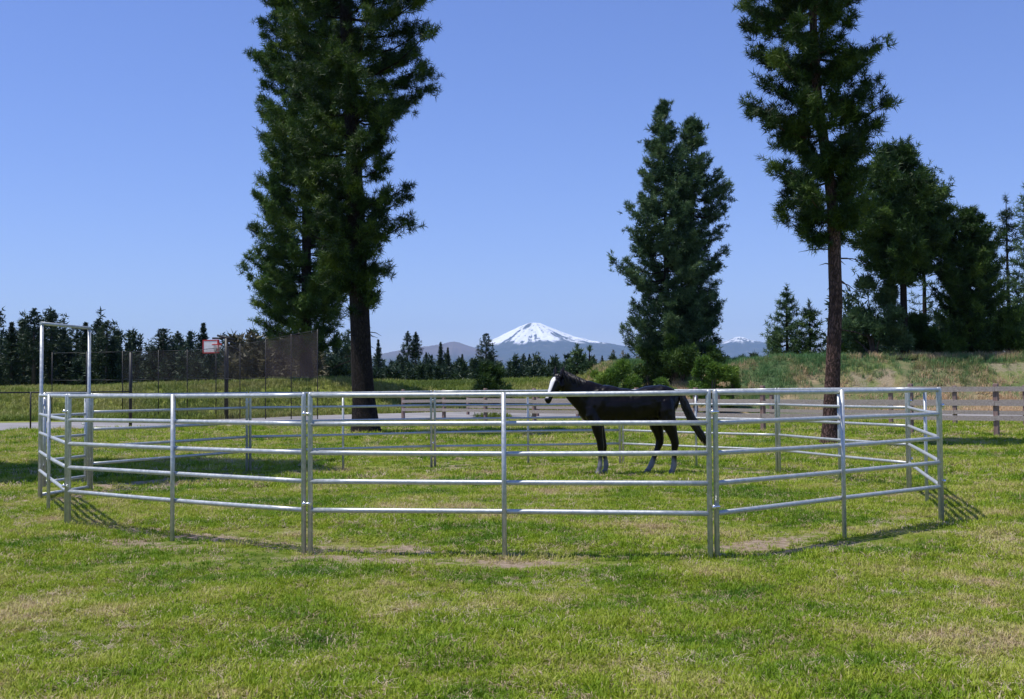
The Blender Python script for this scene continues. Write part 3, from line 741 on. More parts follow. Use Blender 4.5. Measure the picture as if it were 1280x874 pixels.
bank_shrub(1146, 446, 385, 46, 70, 'bright green bush between the two big dark evergreens on the right bank', 82, n=1100, fol='bush')
bank_shrub(1262, 447, 384, 66, 66, 'low yellow-green bush at the right edge below the slender spruce', 83, n=1500, fol='bush')
bank_shrub(1052, 446, 402, 34, 76, 'small pale green bush peeking out right behind the reddish trunk', 84, n=700, fol='bush')
bank_shrub(968, 446, 405, 22, 84, 'little dark shrub at the left foot of the small pointed conifer', 85, n=220, fol='fir')
bank_shrub(889, 478, 441, 58, 62, 'rounded bright green shrub on the bank above the horse tail', 86, n=1700, tuft=(12, .24, .034))
bank_shrub(771, 486, 449, 54, 63, 'rounded yellow-green shrub on the bank above the horse back', 87, n=1700, tuft=(12, .24, .034))
bank_shrub(828, 484, 466, 40, 61, 'low sprawling green shrub on the bank between the two rounded shrubs', 88, n=700, tuft=(10, .2, .03), squash=.7)
bank_shrub(812, 449, 424, 46, 71, 'green undergrowth at the left foot of the twin conifer pair', 101, n=900, fol='juniper', tuft=(11, .26, .03))
bank_shrub(853, 449, 415, 56, 70, 'bright green foliage at the foot of the twin conifers, hiding their lower trunks', 102, n=1200, fol='bush', tuft=(11, .28, .03))
bank_shrub(893, 450, 432, 34, 70, 'small green bush at the right foot of the twin conifer pair', 103, n=500, fol='bush', tuft=(10, .24, .03))
bank_shrub(915, 474, 452, 36, 63, 'low yellowish shrub leaning right of the rounded shrub above the horse tail', 104, n=700, tuft=(10, .24, .03), squash=.7)
bank_shrub(745, 488, 458, 30, 64, 'pale green shrub just behind the horse neck, left of the rounded one', 105, n=700, tuft=(10, .24, .03), squash=.8)
bank_shrub(1180, 447, 400, 50, 67.5, 'green bush between the pine stem and the broad dark evergreen', 106, n=1100, fol='bush', tuft=(11, .28, .03))
bank_shrub(616, 490, 446, 60, 76, 'dark green bushy young tree in the meadow left of the horse head', 89, n=1100, fol='juniper', tuft=(11, .3, .03), cat='bush', name='bush', point=.75)
bank_tree(722, 480, 432, 88, [(474, 700, 744), (462, 704, 740), (450, 710, 736), (438, 716, 728)],
          'dark pointed young conifer just above the horse ears, before the snowy mountain', 91, .1, fol='fir', twigs=8, gaps=.0, whorl=.4, tuft=(9, .34, .035))
bank_tree(737, 480, 434, 90, [(474, 722, 752), (460, 728, 746), (446, 733, 742)],
          'narrow conifer tip touching the right side of the one above the horse ears', 92, .1, fol='fir', twigs=8, gaps=.0, whorl=.4, tuft=(9, .34, .035))

# --- distant treeline: a few prototypes, copied
def far_proto(kind, seed):
    rg = np.random.default_rng(seed); mb = MB(); H = 10.0
    mb.tube([(0, 0, -.4), (0, 0, 4), (0, 0, 9.4)], [.2, .14, .03], 6)
    C = []; D = []
    if kind == 'spire': z0, wmax, n = 1.0, 1.6, 420
    elif kind == 'pine': z0, wmax, n = 3.6, 1.7, 300
    elif kind == 'bare': z0, wmax, n = 5.2, 1.25, 170
    else: z0, wmax, n = .6, 2.6, 520
    nb = 26 if kind != 'round' else 30
    for b in range(nb):
        t = (b + rg.uniform(0, 1)) / nb; z = z0 + (H - z0) * t
        if kind == 'spire': w = wmax * (1 - t) ** .9 * (1 + .35 * math.sin(b * 2.1)) + .03
        elif kind == 'pine': w = wmax * (1 - t ** 2.2) * (.45 + .55 * min(1, t * 4)) + .1
        elif kind == 'bare': w = wmax * (1 - t ** 2) * (.5 + .5 * min(1, t * 4)) + .1
        else: w = wmax * math.sqrt(max(.02, 1 - t ** 1.8)) * (.6 + .4 * min(1, t * 3))
        for a in np.linspace(0, 6.28, 6)[:-1] + rg.uniform(0, 6.28):
            r_ = w * rg.uniform(.6, 1.1)
            for q in range(max(2, int(n / nb / 5))):
                s = rg.uniform(.25, 1) if q else 1.0
                C.append([r_ * s * math.cos(a), r_ * s * math.sin(a), z + r_ * s * .12 + rg.normal() * .12]); D.append([math.cos(a), math.sin(a), .5])
    C = np.array(C); D = np.array(D); V, Fq, Ft = blades(C, D, 12, np.interp(C[:, 2], [0, 7.5, 9.2, 10.2], [.48, .42, .26, .16]), .055, rg, .9, .1, True)
    return mb.mesh('trunk'), np_mesh('crown', V, [Fq, Ft])
protos = {}
for k, s in (('spire', 1), ('spire2', 2), ('pine', 3), ('pine2', 4), ('bare', 5), ('round', 6)):
    t, c = far_proto(k.rstrip('2'), s); t.materials.append(M['bark_far']); c.materials.append(M['far_fir']); protos[k] = (t, c)
def far_tree(px, ytop, Y, kind, label, group=None, wide=1.0, name='conifer_tree', cat='tree'):
    b = at(px, 480, Y); b.z = ground_z(b.x, Y); h = at(px, ytop, Y).z - b.z; s = h / 10.0
    r = empty(name, b, random.uniform(0, 6.28)); tag(r, label, cat, group); r.scale = (s * wide, s * wide, s)
    for nm, me in zip(('trunk', 'crown'), protos[kind]): link_mesh(nm, me, None, r)
    return r
L_ = [(-14, 404, 'spire', 'conifer cut off at the left edge of the left treeline'), (14, 402, 'spire2', 'pointed conifer second from the left edge in the left treeline'),
      (29, 400, 'pine2', 'conifer left of the tallest tree in the left treeline'), (42, 387, 'pine', 'tallest ragged pine of the left treeline, behind the left post of the gate frame'),
      (64, 388, 'pine2', 'tall pine seen through the gate frame near its left post'), (80, 410, 'spire', 'low conifer in the middle of the gate frame'),
      (95, 408, 'round', 'round-topped tree just left of the right post of the gate frame'), (107, 402, 'spire2', 'pointed conifer behind the right post of the gate frame'),
      (122, 400, 'pine', 'tall pine directly right of the gate frame'), (133, 401, 'pine2', 'last tall pine at the right end of the left treeline'), (140, 424, 'spire', 'short conifer at the right foot of the left treeline'),
      (204, 411, 'round', 'broad dark tree at the left of the group above the court windscreen'), (222, 415, 'pine', 'middle tree of the group above the court windscreen'),
      (237, 413, 'spire', 'narrow conifer of the group above the court windscreen, left of the backboard'), (254, 403, 'spire2', 'tallest pointed conifer above the court windscreen, beside the backboard')]
for px, yt, kd, lb in L_: far_tree(px, yt, 118 + (px % 7) * 4, kd, lb, 'conifers of the left treeline', 1.35)
Cn = [(437, 424, 'spire', 'thin pale conifer just left of the thick black trunk'), (473, 424, 'spire2', 'pointed conifer just right of the thick black trunk'),
      (510, 415, 'pine', 'left of the twin slim pines with bare stems, in front of the blue ridge'), (520, 416, 'bare', 'right of the twin slim pines with bare stems, in front of the blue ridge'),
      (533, 441, 'bare', 'small flat-topped pine right of the twin slim pines'), (551, 427, 'spire', 'dark pointed conifer below the brown-purple peak, taller of two'), (560, 434, 'spire2', 'dark pointed conifer below the brown-purple peak, shorter of two'),
      (578, 442, 'spire', 'low conifer right of the brown-purple peak'), (608, 417, 'round', 'large dark round-headed tree at the left foot of the snowy mountain'),
      (655, 443, 'pine', 'broad dark conifer below the centre of the snowy mountain'), (662, 442, 'spire', 'pointed conifer beside the broad one below the snowy mountain'), (686, 449, 'spire', 'small conifer below the right slope of the snowy mountain'),
      (425, 424, 'round', 'dark rounded tree in the gap between the two big left pines'), (590, 447, 'spire2', 'small conifer left of the large round-headed tree'), (753, 444, 'spire', 'greyish conifer between the horse neck and the twin conifer pair')]
for px, yt, kd, lb in Cn: far_tree(px, yt, 150 + (px % 5) * 9, kd, lb, 'conifers standing above the central treeline', 1.0 if kd != 'round' else 1.0)
# low continuous wood behind, one mass
def wood_mass(name, px0, px1, ylo, yhi, Y0, Y1, n, label, seed, fol='far_fir', w=1.5):
    rg = np.random.default_rng(seed); C = []; D = []
    for k in range(n):
        px = rg.uniform(px0, px1); Y = rg.uniform(Y0, Y1); yt = yhi - (yhi - ylo) * min(1.3, rg.exponential(.42)) + 2.0 * math.sin(px / 9)
        b = at(px, 480, Y); z0 = ground_z(b.x, Y); h = max(1.5, at(px, yt, Y).z - z0); ww = min(w, h * .28)
        for q in range(30):
            t = (q + rg.uniform(0, 1)) / 30; a = rg.uniform(0, 6.28); r_ = ww * (1 - t) ** .8 * rg.uniform(.5, 1.1)
            C.append([b.x + r_ * math.cos(a), Y + r_ * math.sin(a), z0 + h * (.04 + .96 * t)]); D.append([math.cos(a), math.sin(a), .6])
    V, Fq, Ft = blades(np.array(C), np.array(D), 11, .62, .10, rg, .9, .1, True)
    o = link_mesh(name, np_mesh(name, V, [Fq, Ft]), M[fol]); tag(o, label, 'wood', None, 'stuff'); return o
wood_mass('wood', -260, 150, 400, 452, 118, 170, 330, 'dark wood filling the background behind the gate frame', 3, w=2.2)
wood_mass('wood', 140, 440, 424, 454, 116, 170, 300, 'dark wood behind the court fence windscreen', 4, w=2.2)
wood_mass('wood', 400, 1000, 449, 465, 125, 230, 620, 'low dark treeline across the middle distance below the mountains', 5, w=2.4)
wood_mass('wood', 740, 890, 442, 454, 260, 330, 60, 'greyish far wood on the ridge left of the twin conifer pair', 6, w=2.4, fol='dry_shrub')
wood_mass('wood', 1040, 1600, 380, 430, 95, 140, 150, 'dark wood filling the background behind the right bank trees', 8, w=2.4)
wood_mass('scrub', 285, 400, 422, 444, 84, 110, 60, 'brown scrub seen through the court fence windscreen', 7, fol='dry_shrub', w=2.0)

# ------------------------------------------------------------------ grass, instanced tufts on scattered points
def tuft_proto(name, n, ln, wd, rad, mat, seed, bend=.5):
    rg = np.random.default_rng(seed); V = []; Fq = []; Ft = []
    for k in range(n):
        a = rg.uniform(0, 6.28); r_ = rad * math.sqrt(rg.uniform()); x, y = r_ * math.cos(a), r_ * math.sin(a)
        l = ln * rg.uniform(.5, 1.15); b = rg.uniform(0, 6.28); be = bend * rg.uniform(.2, 1.2); w = wd * rg.uniform(.7, 1.3)
        dx, dy = math.cos(b), math.sin(b); wx, wy = -dy * w / 2, dx * w / 2; k0 = len(V)
        for t in (0, .5):
            ox = x + dx * l * be * t * t; oy = y + dy * l * be * t * t; z = l * t * (1 - .25 * be * t)
            V += [(ox - wx, oy - wy, z), (ox + wx, oy + wy, z)]
        V.append((x + dx * l * be, y + dy * l * be, l * (1 - .35 * be)))
        Fq.append((k0, k0 + 1, k0 + 3, k0 + 2)); Ft.append((k0 + 2, k0 + 3, k0 + 4))
    me = np_mesh(name, np.array(V), [np.array(Fq), np.array(Ft)]); me.materials.append(mat)
    return bpy.data.objects.new(name, me)
def scatter(name, pts, scl, protos_, label, cat='grass'):
    me = bpy.data.meshes.new(name); me.vertices.add(len(pts)); me.vertices.foreach_set('co', np.asarray(pts, np.float32).ravel())
    a = me.attributes.new('scl', 'FLOAT', 'POINT'); a.data.foreach_set('value', np.asarray(scl, np.float32))
    o = bpy.data.objects.new(name, me); COL.objects.link(o); tag(o, label, cat, None, 'stuff')
    c = bpy.data.collections.new(name + '_tufts')
    for p in protos_: c.objects.link(p)
    ng = bpy.data.node_groups.new(name, 'GeometryNodeTree')
    ng.interface.new_socket('Geometry', in_out='INPUT', socket_type='NodeSocketGeometry')
    ng.interface.new_socket('Geometry', in_out='OUTPUT', socket_type='NodeSocketGeometry')
    n, l = ng.nodes, ng.links
    gi = n.new('NodeGroupInput'); go = n.new('NodeGroupOutput')
    ci = n.new('GeometryNodeCollectionInfo'); ci.inputs['Collection'].default_value = c; ci.inputs['Separate Children'].default_value = True
    ci.inputs['Reset Children'].default_value = True
    ip = n.new('GeometryNodeInstanceOnPoints'); ip.inputs['Pick Instance'].default_value = True
    rv = n.new('FunctionNodeRandomValue'); rv.data_type = 'FLOAT_VECTOR'
    rv.inputs[0].default_value = (-.22, -.22, 0); rv.inputs[1].default_value = (.22, .22, 6.283)
    na = n.new('GeometryNodeInputNamedAttribute'); na.data_type = 'FLOAT'; na.inputs['Name'].default_value = 'scl'
    l.new(gi.outputs[0], ip.inputs['Points']); l.new(ci.outputs[0], ip.inputs['Instance'])
    l.new(rv.outputs[0], ip.inputs['Rotation']); l.new(na.outputs[0], ip.inputs['Scale']); l.new(ip.outputs[0], go.inputs[0])
    md = o.modifiers.new('tufts', 'NODES'); md.node_group = ng
    return o
def view_points(n, Y0, Y1, power, rg, margin=1.12):
    Y = Y0 + (Y1 - Y0) * rg.uniform(size=n) ** power
    X = rg.uniform(-1, 1, n) * Y * 0.4606 * margin + 0.0
    return X, Y
rg = np.random.default_rng(99)
lawn_t = [tuft_proto('lawn_tuft', 18, .034, .0048, .05, M['blade'], s, 1.1) for s in range(3)] + [tuft_proto('lawn_tuft', 12, .055, .0048, .04, M['blade'], s + 9, .8) for s in range(2)]
lawn_t += [tuft_proto('thatch_tuft', 20, .040, .0045, .06, M['thatch'], 15, 1.6)]
def lawn(n, Y0, Y1, power, smin, smax, name, label, thresh=.28):
    X, Y = view_points(n, Y0, Y1, power, rg)
    den = fbm(X / .55, Y / .55, 31, 3) * .75 + fbm(X / 2.3, Y / 2.3, 41, 3) * .45
    di = dist_ring(X, Y); ins = np.hypot(X + .5, Y - 16) < 6.6
    den = den - .30 * np.exp(-((di - .35 * ins) / .4) ** 2) * (.3 + vnoise(X / 1.3, Y / 1.3, 5))
    keep = ((den > thresh + rg.uniform(0, .30, n)) | (rg.uniform(size=n) < .30 - .14 * np.exp(-(di / .5) ** 2))) & (dist_line(X, Y, road_c) > ROAD_HW + .3)
    X, Y, den = X[keep], Y[keep], den[keep]
    Z = terrain(X, Y) - .004
    s = rg.uniform(smin, smax, len(X)) * (.45 + 1.15 * np.clip(den, 0, 1))
    return scatter(name, np.stack([X, Y, Z], -1), s, lawn_t, label)
lawn(64000, 4.6, 9.5, .8, .75, 1.35, 'lawn_grass', 'short rough lawn grass in the foreground before the pen')
lawn(62000, 9.5, 17, .8, 0.9, 1.6, 'lawn_grass', 'short lawn grass under and inside the near half of the round pen')
lawn(30000, 32, 52, .8, 2.2, 3.6, 'lawn_grass', 'lawn grass between the pen and the road')
lawn(42000, 17, 32, .8, 1.3, 2.3, 'lawn_grass', 'lawn grass inside the far half of the pen and behind it')
# longer ragged tufts at the feet of posts and pine trunks
P_ = []; S_ = []
for k in range(len(ring)):
    a = np.array(ring[k]); b = np.array(ring[(k + 1) % len(ring)])
    for q in range(170):
        t = rg.uniform(); p = a + (b - a) * t + rg.normal(size=2) * .05
        if rg.uniform() < .45 + .5 * (abs(t - .5) > .47): P_.append((p[0], p[1], ground_z(*p) - .005)); S_.append(rg.uniform(.7, 1.5))
for c, r_ in ((b1, .62), (b3, .4)):
    for q in range(160):
        a = rg.uniform(0, 6.28); d = r_ * rg.uniform(.75, 1.7); x, y = c.x + d * math.cos(a), c.y + d * math.sin(a); P_.append((x, y, ground_z(x, y))); S_.append(rg.uniform(1.2, 3.2))
scatter('fence_line_grass', P_, S_, lawn_t, 'longer grass left unmown along the panels and round the pine trunks')
bank_t = [tuft_proto('bank_tuft', 14, .42, .022, .22, M['bank_grass'], s + 20, .6) for s in range(3)]
X, Y = view_points(46000, 56, 80, 1, rg, 1.15); u_ = 640 + FPX * X / Y
k = (u_ > 720 + rg.normal(size=len(u_)) * 25); X, Y = X[k], Y[k]
k = (dist_line(X, Y, road_c) > ROAD_HW + .4) & (fbm(X / 1.6, Y / 1.6, 51, 3) > .30 * rg.uniform(.5, 1.1, len(X)))
k &= rg.uniform(size=len(X)) > .88 * bare_patch(X, Y, terrain(X, Y))
X, Y = X[k], Y[k]
scatter('bank_grass', np.stack([X, Y, terrain(X, Y) - .02], -1), rg.uniform(.55, 1.25, len(X)), bank_t, 'blue-green and straw coloured tall grass covering the right bank')
mead_t = [tuft_proto('meadow_tuft', 14, .34, .03, .25, M['meadow_grass'], s + 30, .5) for s in range(3)]
X, Y = view_points(42000, 58, 118, 1, rg, 1.12); u_ = 640 + FPX * X / Y
k = (u_ < 745 + rg.normal(size=len(u_)) * 25) & (dist_line(X, Y, road_c) > ROAD_HW + .4); X, Y = X[k], Y[k]
scatter('meadow_grass', np.stack([X, Y, terrain(X, Y) - .02], -1), rg.uniform(.6, 1.5, len(X)), mead_t, 'yellow-green meadow grass on the rise beyond the road')

# ------------------------------------------------------------------ horse
def horse_mat():
    mt, n, l, b = new_mat('dark_bay_coat')
    tc = n.new("ShaderNodeTexCoord")
    t = noise(n, l, 5, 5, tc.outputs['Object']); r = ramp(n, [(0.3, (0.003, 0.0025, 0.0025)), (0.6, (0.007, 0.005, 0.005)), (0.8, (0.016, 0.011, 0.010))]); l.new(t.outputs[0], r.inputs[0])
    w = n.new("ShaderNodeAttribute"); w.attribute_name = 'blaze'
    s = n.new("ShaderNodeAttribute"); s.attribute_name = 'sock'
    m1 = n.new("ShaderNodeMix"); m1.data_type = 'RGBA'; l.new(s.outputs['Fac'], m1.inputs[0]); l.new(r.outputs[0], m1.inputs[6]); m1.inputs[7].default_value = (0.24, 0.23, 0.23, 1)
    m2 = n.new("ShaderNodeMix"); m2.data_type = 'RGBA'; l.new(w.outputs['Fac'], m2.inputs[0]); l.new(m1.outputs[2], m2.inputs[6]); m2.inputs[7].default_value = (0.80, 0.77, 0.75, 1)
    l.new(m2.outputs[2], b.inputs['Base Color']); b.inputs['Roughness'].default_value = 0.31; b.inputs['Specular IOR Level'].default_value = 0.20
    mp = n.new("ShaderNodeMapping"); mp.inputs['Scale'].default_value = (6, 6, 1.5); l.new(tc.outputs['Object'], mp.inputs[0])
    h = noise(n, l, 30, 4, mp.outputs[0]); bp = n.new("ShaderNodeBump"); bp.inputs['Strength'].default_value = .15; bp.inputs['Distance'].default_value = .005
    l.new(h.outputs[0], bp.inputs['Height']); l.new(bp.outputs[0], b.inputs['Normal'])
    return mt
M['horse'] = horse_mat()
M['hair'] = simple('black_horse_hair', [(0.3, (0.006, 0.005, 0.005)), (0.7, (0.022, 0.017, 0.015))], 12, .45, stretch=(4, 4, .6))
M['hoof'] = simple('grey_hoof', [(0.3, (0.09, 0.08, 0.075)), (0.7, (0.20, 0.18, 0.17))], 20, .5)
def loft(mb, secs, n=20):
    """secs: (centre, half a, half b, axis a, axis b)"""
    rings = []
    for c, ha, hb, A_, B_ in secs:
        c = np.array(c); rings.append([c + A_ * ha * math.cos(t) + B_ * hb * math.sin(t) for t in np.linspace(0, 2 * math.pi, n + 1)[:-1]])
    mb.quadstrip(rings)
Xa, Ya, Za = np.eye(3)
hb = MB()
torso = [(-.86, 1.13, .07, .06), (-.82, 1.14, .14, .11), (-.74, 1.17, .26, .17), (-.62, 1.22, .345, .215), (-.48, 1.22, .36, .25), (-.30, 1.215, .345, .27), (-.10, 1.195, .325, .28),
         (.12, 1.19, .315, .28), (.32, 1.23, .315, .275), (.48, 1.275, .305, .27), (.60, 1.285, .295, .255), (.72, 1.275, .27, .225), (.82, 1.27, .225, .18), (.89, 1.29, .15, .12), (.925, 1.32, .07, .06)]
loft(hb, [((x, 0, z), hh, hw, Za, Ya) for x, z, hh, hw in torso], 24)
# withers ridge
hb.tube([(-.86, 0, 1.50), (-.72, 0, 1.515), (-.58, 0, 1.515), (-.42, 0, 1.49), (-.22, 0, 1.43)], [.03, .065, .078, .07, .03], 12)
# neck, leaning a little towards the viewer at the head
neck = [((-.58, 0, 1.30), .33, .17), ((-.72, -.01, 1.36), .295, .15), ((-.86, -.025, 1.45), .245, .118), ((-.98, -.045, 1.54), .205, .098), ((-1.09, -.07, 1.62), .175, .088), ((-1.17, -.09, 1.68), .145, .083)]
ax = np.array([-.42, -.1, .30]); 
for i in range(len(neck)): pass
secs = []
for i, (c, ha, hw) in enumerate(neck):
    a_ = np.array(neck[min(i + 1, 5)][0]) - np.array(neck[max(i - 1, 0)][0]); a_ /= np.linalg.norm(a_)
    s_ = np.cross(a_, Za); s_ /= np.linalg.norm(s_); u_ = np.cross(s_, a_)
    secs.append((c, ha, hw, u_, s_))
loft(hb, secs, 20)
# head: axis from poll to muzzle
h0 = np.array([-1.215, -.08, 1.725]); h1 = np.array([-1.455, -.33, 1.285]); ha_ = h1 - h0; HL = np.linalg.norm(ha_); ha_ /= HL
lat = np.cross(Za, ha_); lat /= np.linalg.norm(lat)                       # sideways across the face
fr = np.cross(ha_, lat); fr /= np.linalg.norm(fr)
if fr[0] > 0: fr = -fr                                                     # out of the forehead
head = [(-.02, .055, .06, .0), (.08, .095, .080, .0), (.20, .130, .092, -.012), (.32, .136, .094, -.016), (.44, .118, .078, -.010), (.56, .096, .062, 0), (.68, .078, .053, .004), (.80, .068, .050, .004), (.90, .068, .052, .0), (.97, .054, .044, -.006), (1.01, .028, .026, -.01)]
loft(hb, [(h0 + ha_ * HL * t + fr * off, d, w, fr, lat) for t, d, w, off in head], 20)
for s in (-1, 1):                                                          # jowls, brow, nostril
    for (t, f, w, r_) in ((.27, -.055, .062, .068), (.26, .055, .072, .034), (.93, .028, .040, .022), (.14, .05, .06, .035)):
        c = h0 + ha_ * HL * t + fr * f + lat * s * w
        hb.tube([c - ha_ * r_, c - ha_ * r_ * .5, c, c + ha_ * r_ * .5, c + ha_ * r_], [r_ * .3, r_ * .87, r_, r_ * .87, r_ * .3], 10)
    e0 = h0 + ha_ * HL * .02 + fr * .02 + lat * s * .062; ed = -ha_ * .75 + lat * s * .22 + fr * .25 + np.array([0, 0, .35]); ed /= np.linalg.norm(ed)
    loft(hb, [(e0 + ed * q, a1, a2, lat, np.cross(ed, lat)) for q, a1, a2 in ((-.04, .026, .022), (.03, .042, .028), (.08, .044, .026), (.13, .032, .020), (.18, .016, .012), (.215, .006, .006))], 12)
def leg(pts):
    hb.tube([p[:3] for p in pts], [p[3] * (1.12 if p[2] < .9 else 1.0) for p in pts], 14)
leg([(-.62, -.02, 1.34, .03), (-.64, -.07, 1.27, .09), (-.66, -.085, 1.17, .125), (-.64, -.10, 1.05, .135), (-.58, -.14, .92, .105), (-.55, -.14, .78, .082), (-.52, -.14, .64, .060), (-.505, -.14, .55, .056), (-.50, -.14, .48, .054), (-.505, -.14, .40, .038), (-.51, -.14, .25, .034), (-.515, -.14, .16, .044), (-.535, -.14, .10, .038), (-.55, -.14, .05, .046)])
leg([(-.60, .02, 1.34, .03), (-.60, .07, 1.25, .10), (-.59, .10, 1.15, .13), (-.58, .13, 1.05, .14), (-.52, .14, .92, .105), (-.47, .14, .78, .080), (-.43, .14, .64, .060), (-.415, .14, .55, .056), (-.405, .14, .48, .054), (-.40, .14, .40, .038), (-.375, .14, .25, .034), (-.365, .14, .16, .044), (-.375, .14, .10, .038), (-.385, .14, .05, .046)])
leg([(.60, -.02, 1.50, .03), (.62, -.07, 1.40, .12), (.64, -.10, 1.27, .175), (.66, -.13, 1.12, .175), (.68, -.15, .97, .145), (.725, -.15, .84, .110), (.77, -.15, .72, .080), (.805, -.15, .60, .066), (.815, -.15, .54, .064), (.805, -.15, .45, .050), (.795, -.15, .32, .042), (.79, -.15, .20, .044), (.785, -.15, .14, .048), (.765, -.15, .09, .042), (.75, -.15, .05, .050)])
leg([(.58, .02, 1.50, .03), (.58, .07, 1.40, .12), (.56, .10, 1.25, .175), (.54, .13, 1.10, .175), (.52, .15, .96, .145), (.55, .15, .83, .110), (.585, .15, .72, .082), (.605, .15, .61, .067), (.60, .15, .54, .064), (.565, .15, .45, .050), (.51, .15, .32, .042), (.465, .15, .20, .044), (.44, .15, .14, .048), (.405, .15, .09, .042), (.385, .15, .05, .050)])
hb.tube([(.88, 0, 1.42), (.93, 0, 1.42), (.965, 0, 1.36)], [.055, .05, .035], 10)
raw = hb.mesh('horse_raw'); tmp = bpy.data.objects.new('horse_raw', raw); COL.objects.link(tmp)
md = tmp.modifiers.new('r', 'REMESH'); md.mode = 'VOXEL'; md.voxel_size = 0.013; md.use_smooth_shade = True
md2 = tmp.modifiers.new('s', 'SMOOTH'); md2.factor = .5; md2.iterations = 5
dg = bpy.context.evaluated_depsgraph_get(); dg.update()
bm_ = bpy.data.meshes.new_from_object(tmp.evaluated_get(dg)); bm_.name = 'body'
bpy.data.objects.remove(tmp)
nv = len(bm_.vertices); co = np.empty(nv * 3, np.float32); bm_.vertices.foreach_get('co', co); co = co.reshape(-1, 3).astype(float)
no = np.empty(nv * 3, np.float32); bm_.vertex_normals.foreach_get('vector', no); no = no.reshape(-1, 3)
mus = (fbm(co[:, 0] / .16 + 3, co[:, 2] / .24 + co[:, 1] * 3, 77, 3) - .45) * .045 * sstep(.75, .95, co[:, 2]) * (1 - sstep(-1.0, -1.15, co[:, 0]))
co = co + no * mus[:, None] * 1.2
bm_.vertices.foreach_set('co', co.astype(np.float32).ravel()); bm_.update()
rel = co - h0; ta = rel @ ha_ / HL; fa = rel @ fr; la_ = rel @ lat
wid = np.interp(ta, [.12, .25, .4, .7, .9, 1.0], [.018, .055, .048, .034, .036, .02])
bl = sstep(0, .012, wid - np.abs(la_) ) * sstep(-.01, .03, fa + .0) * sstep(.13, .17, ta) * (1 - sstep(.88, .93, ta)) * (rel @ fr > 0) * (co[:, 0] < -1.1)
# the white widens over the left cheek towards the viewer's side
sock = (1 - sstep(.20, .34, co[:, 2] + .03 * np.sin(co[:, 0] * 40))) * .9
for nm, arr in (('blaze', bl), ('sock', sock)):
    a = bm_.attributes.new(nm, 'FLOAT', 'POINT'); a.data.foreach_set('value', arr.astype(np.float32))
bm_.polygons.foreach_set('use_smooth', np.ones(len(bm_.polygons), bool))
bm_.materials.clear(); bm_.materials.append(M['horse'])
hp = gp(785, 592.0); hp.z = ground_z(hp.x, hp.y)
horse = empty('horse', hp, R(4)); tag(horse, 'black horse with a white blaze standing inside the round pen, head to the left', 'horse')
link_mesh('body', bm_, None, horse)
for x, y in ((-.55, -.14), (-.385, .14), (.75, -.15), (.385, .15)):
    mb = MB(); mb.tube([(x - .018, y, -.01), (x - .01, y, .03), (x, y, .075)], [.066, .060, .048], 14); mb.build('hoof', M['hoof'], horse)
for s in (-1, 1):
    c = h0 + ha_ * HL * .27 + fr * .045 + lat * s * .093
    mb = MB(); mb.tube([c - ha_ * .02, c - ha_ * .01, c, c + ha_ * .01, c + ha_ * .02], [.004, .015, .018, .015, .004], 10); mb.build('eye', M['black'], horse)
# tail and mane as locks of hair
rh = np.random.default_rng(3)
tl = MB(); path = np.array([(.93, 0, 1.45), (.985, 0, 1.36), (1.03, 0, 1.24), (1.10, 0, 1.06), (1.20, 0, .87), (1.31, 0, .70), (1.43, 0, .50)])
for k in range(150):
    o = rh.normal(size=3) * np.array([1.0, 1, .4]); o /= max(1, np.linalg.norm(o)); e = rh.uniform(.62, 1.05)
    pts = []; rd = []
    for q, t in enumerate(np.linspace(0, e, 8)):
        p = np.array([np.interp(t, np.linspace(0, 1, 7), path[:, j]) for j in range(3)])
        w = np.interp(t, [0, .12, .5, .85, 1.05], [.018, .048, .068, .062, .04])
        pts.append(p + o * w + rh.normal(size=3) * .009); rd.append(np.interp(t / e, [0, .1, .8, 1], [.008, .014, .011, .002]))
    tl.tube(pts, rd, 5)
tl.build('tail', M['hair'], horse)
mn = MB(); crest = np.array([(-1.20, -.09, 1.83), (-1.11, -.07, 1.80), (-1.0, -.045, 1.755), (-.88, -.025, 1.70), (-.76, -.01, 1.645), (-.66, 0, 1.60)])
for k in range(130):
    t = rh.uniform(0, 1); p = np.array([np.interp(t, np.linspace(0, 1, 6), crest[:, j]) for j in range(3)])
    s = -1 if rh.uniform() < .3 else 1; l = rh.uniform(.10, .2)
    pts = [p + np.array([0, 0, -.03]), p + np.array([.01, s * .02, .012]), p + np.array([.03, s * .07, -l * .35]), p + np.array([.05, s * (.09 + .03 * (1 - t)), -l])]
    mn.tube([q + rh.normal(size=3) * .006 for q in pts], [.010, .012, .009, .002], 5)
for k in range(16):
    p = h0 + fr * .04 + lat * rh.uniform(-.03, .03) - ha_ * .03
    mn.tube([p, p + fr * .03 + ha_ * .03, p + fr * .035 + ha_ * rh.uniform(.07, .12) + lat * rh.uniform(-.02, .02)], [.01, .009, .002], 5)
mn.build('mane', M['hair'], horse)

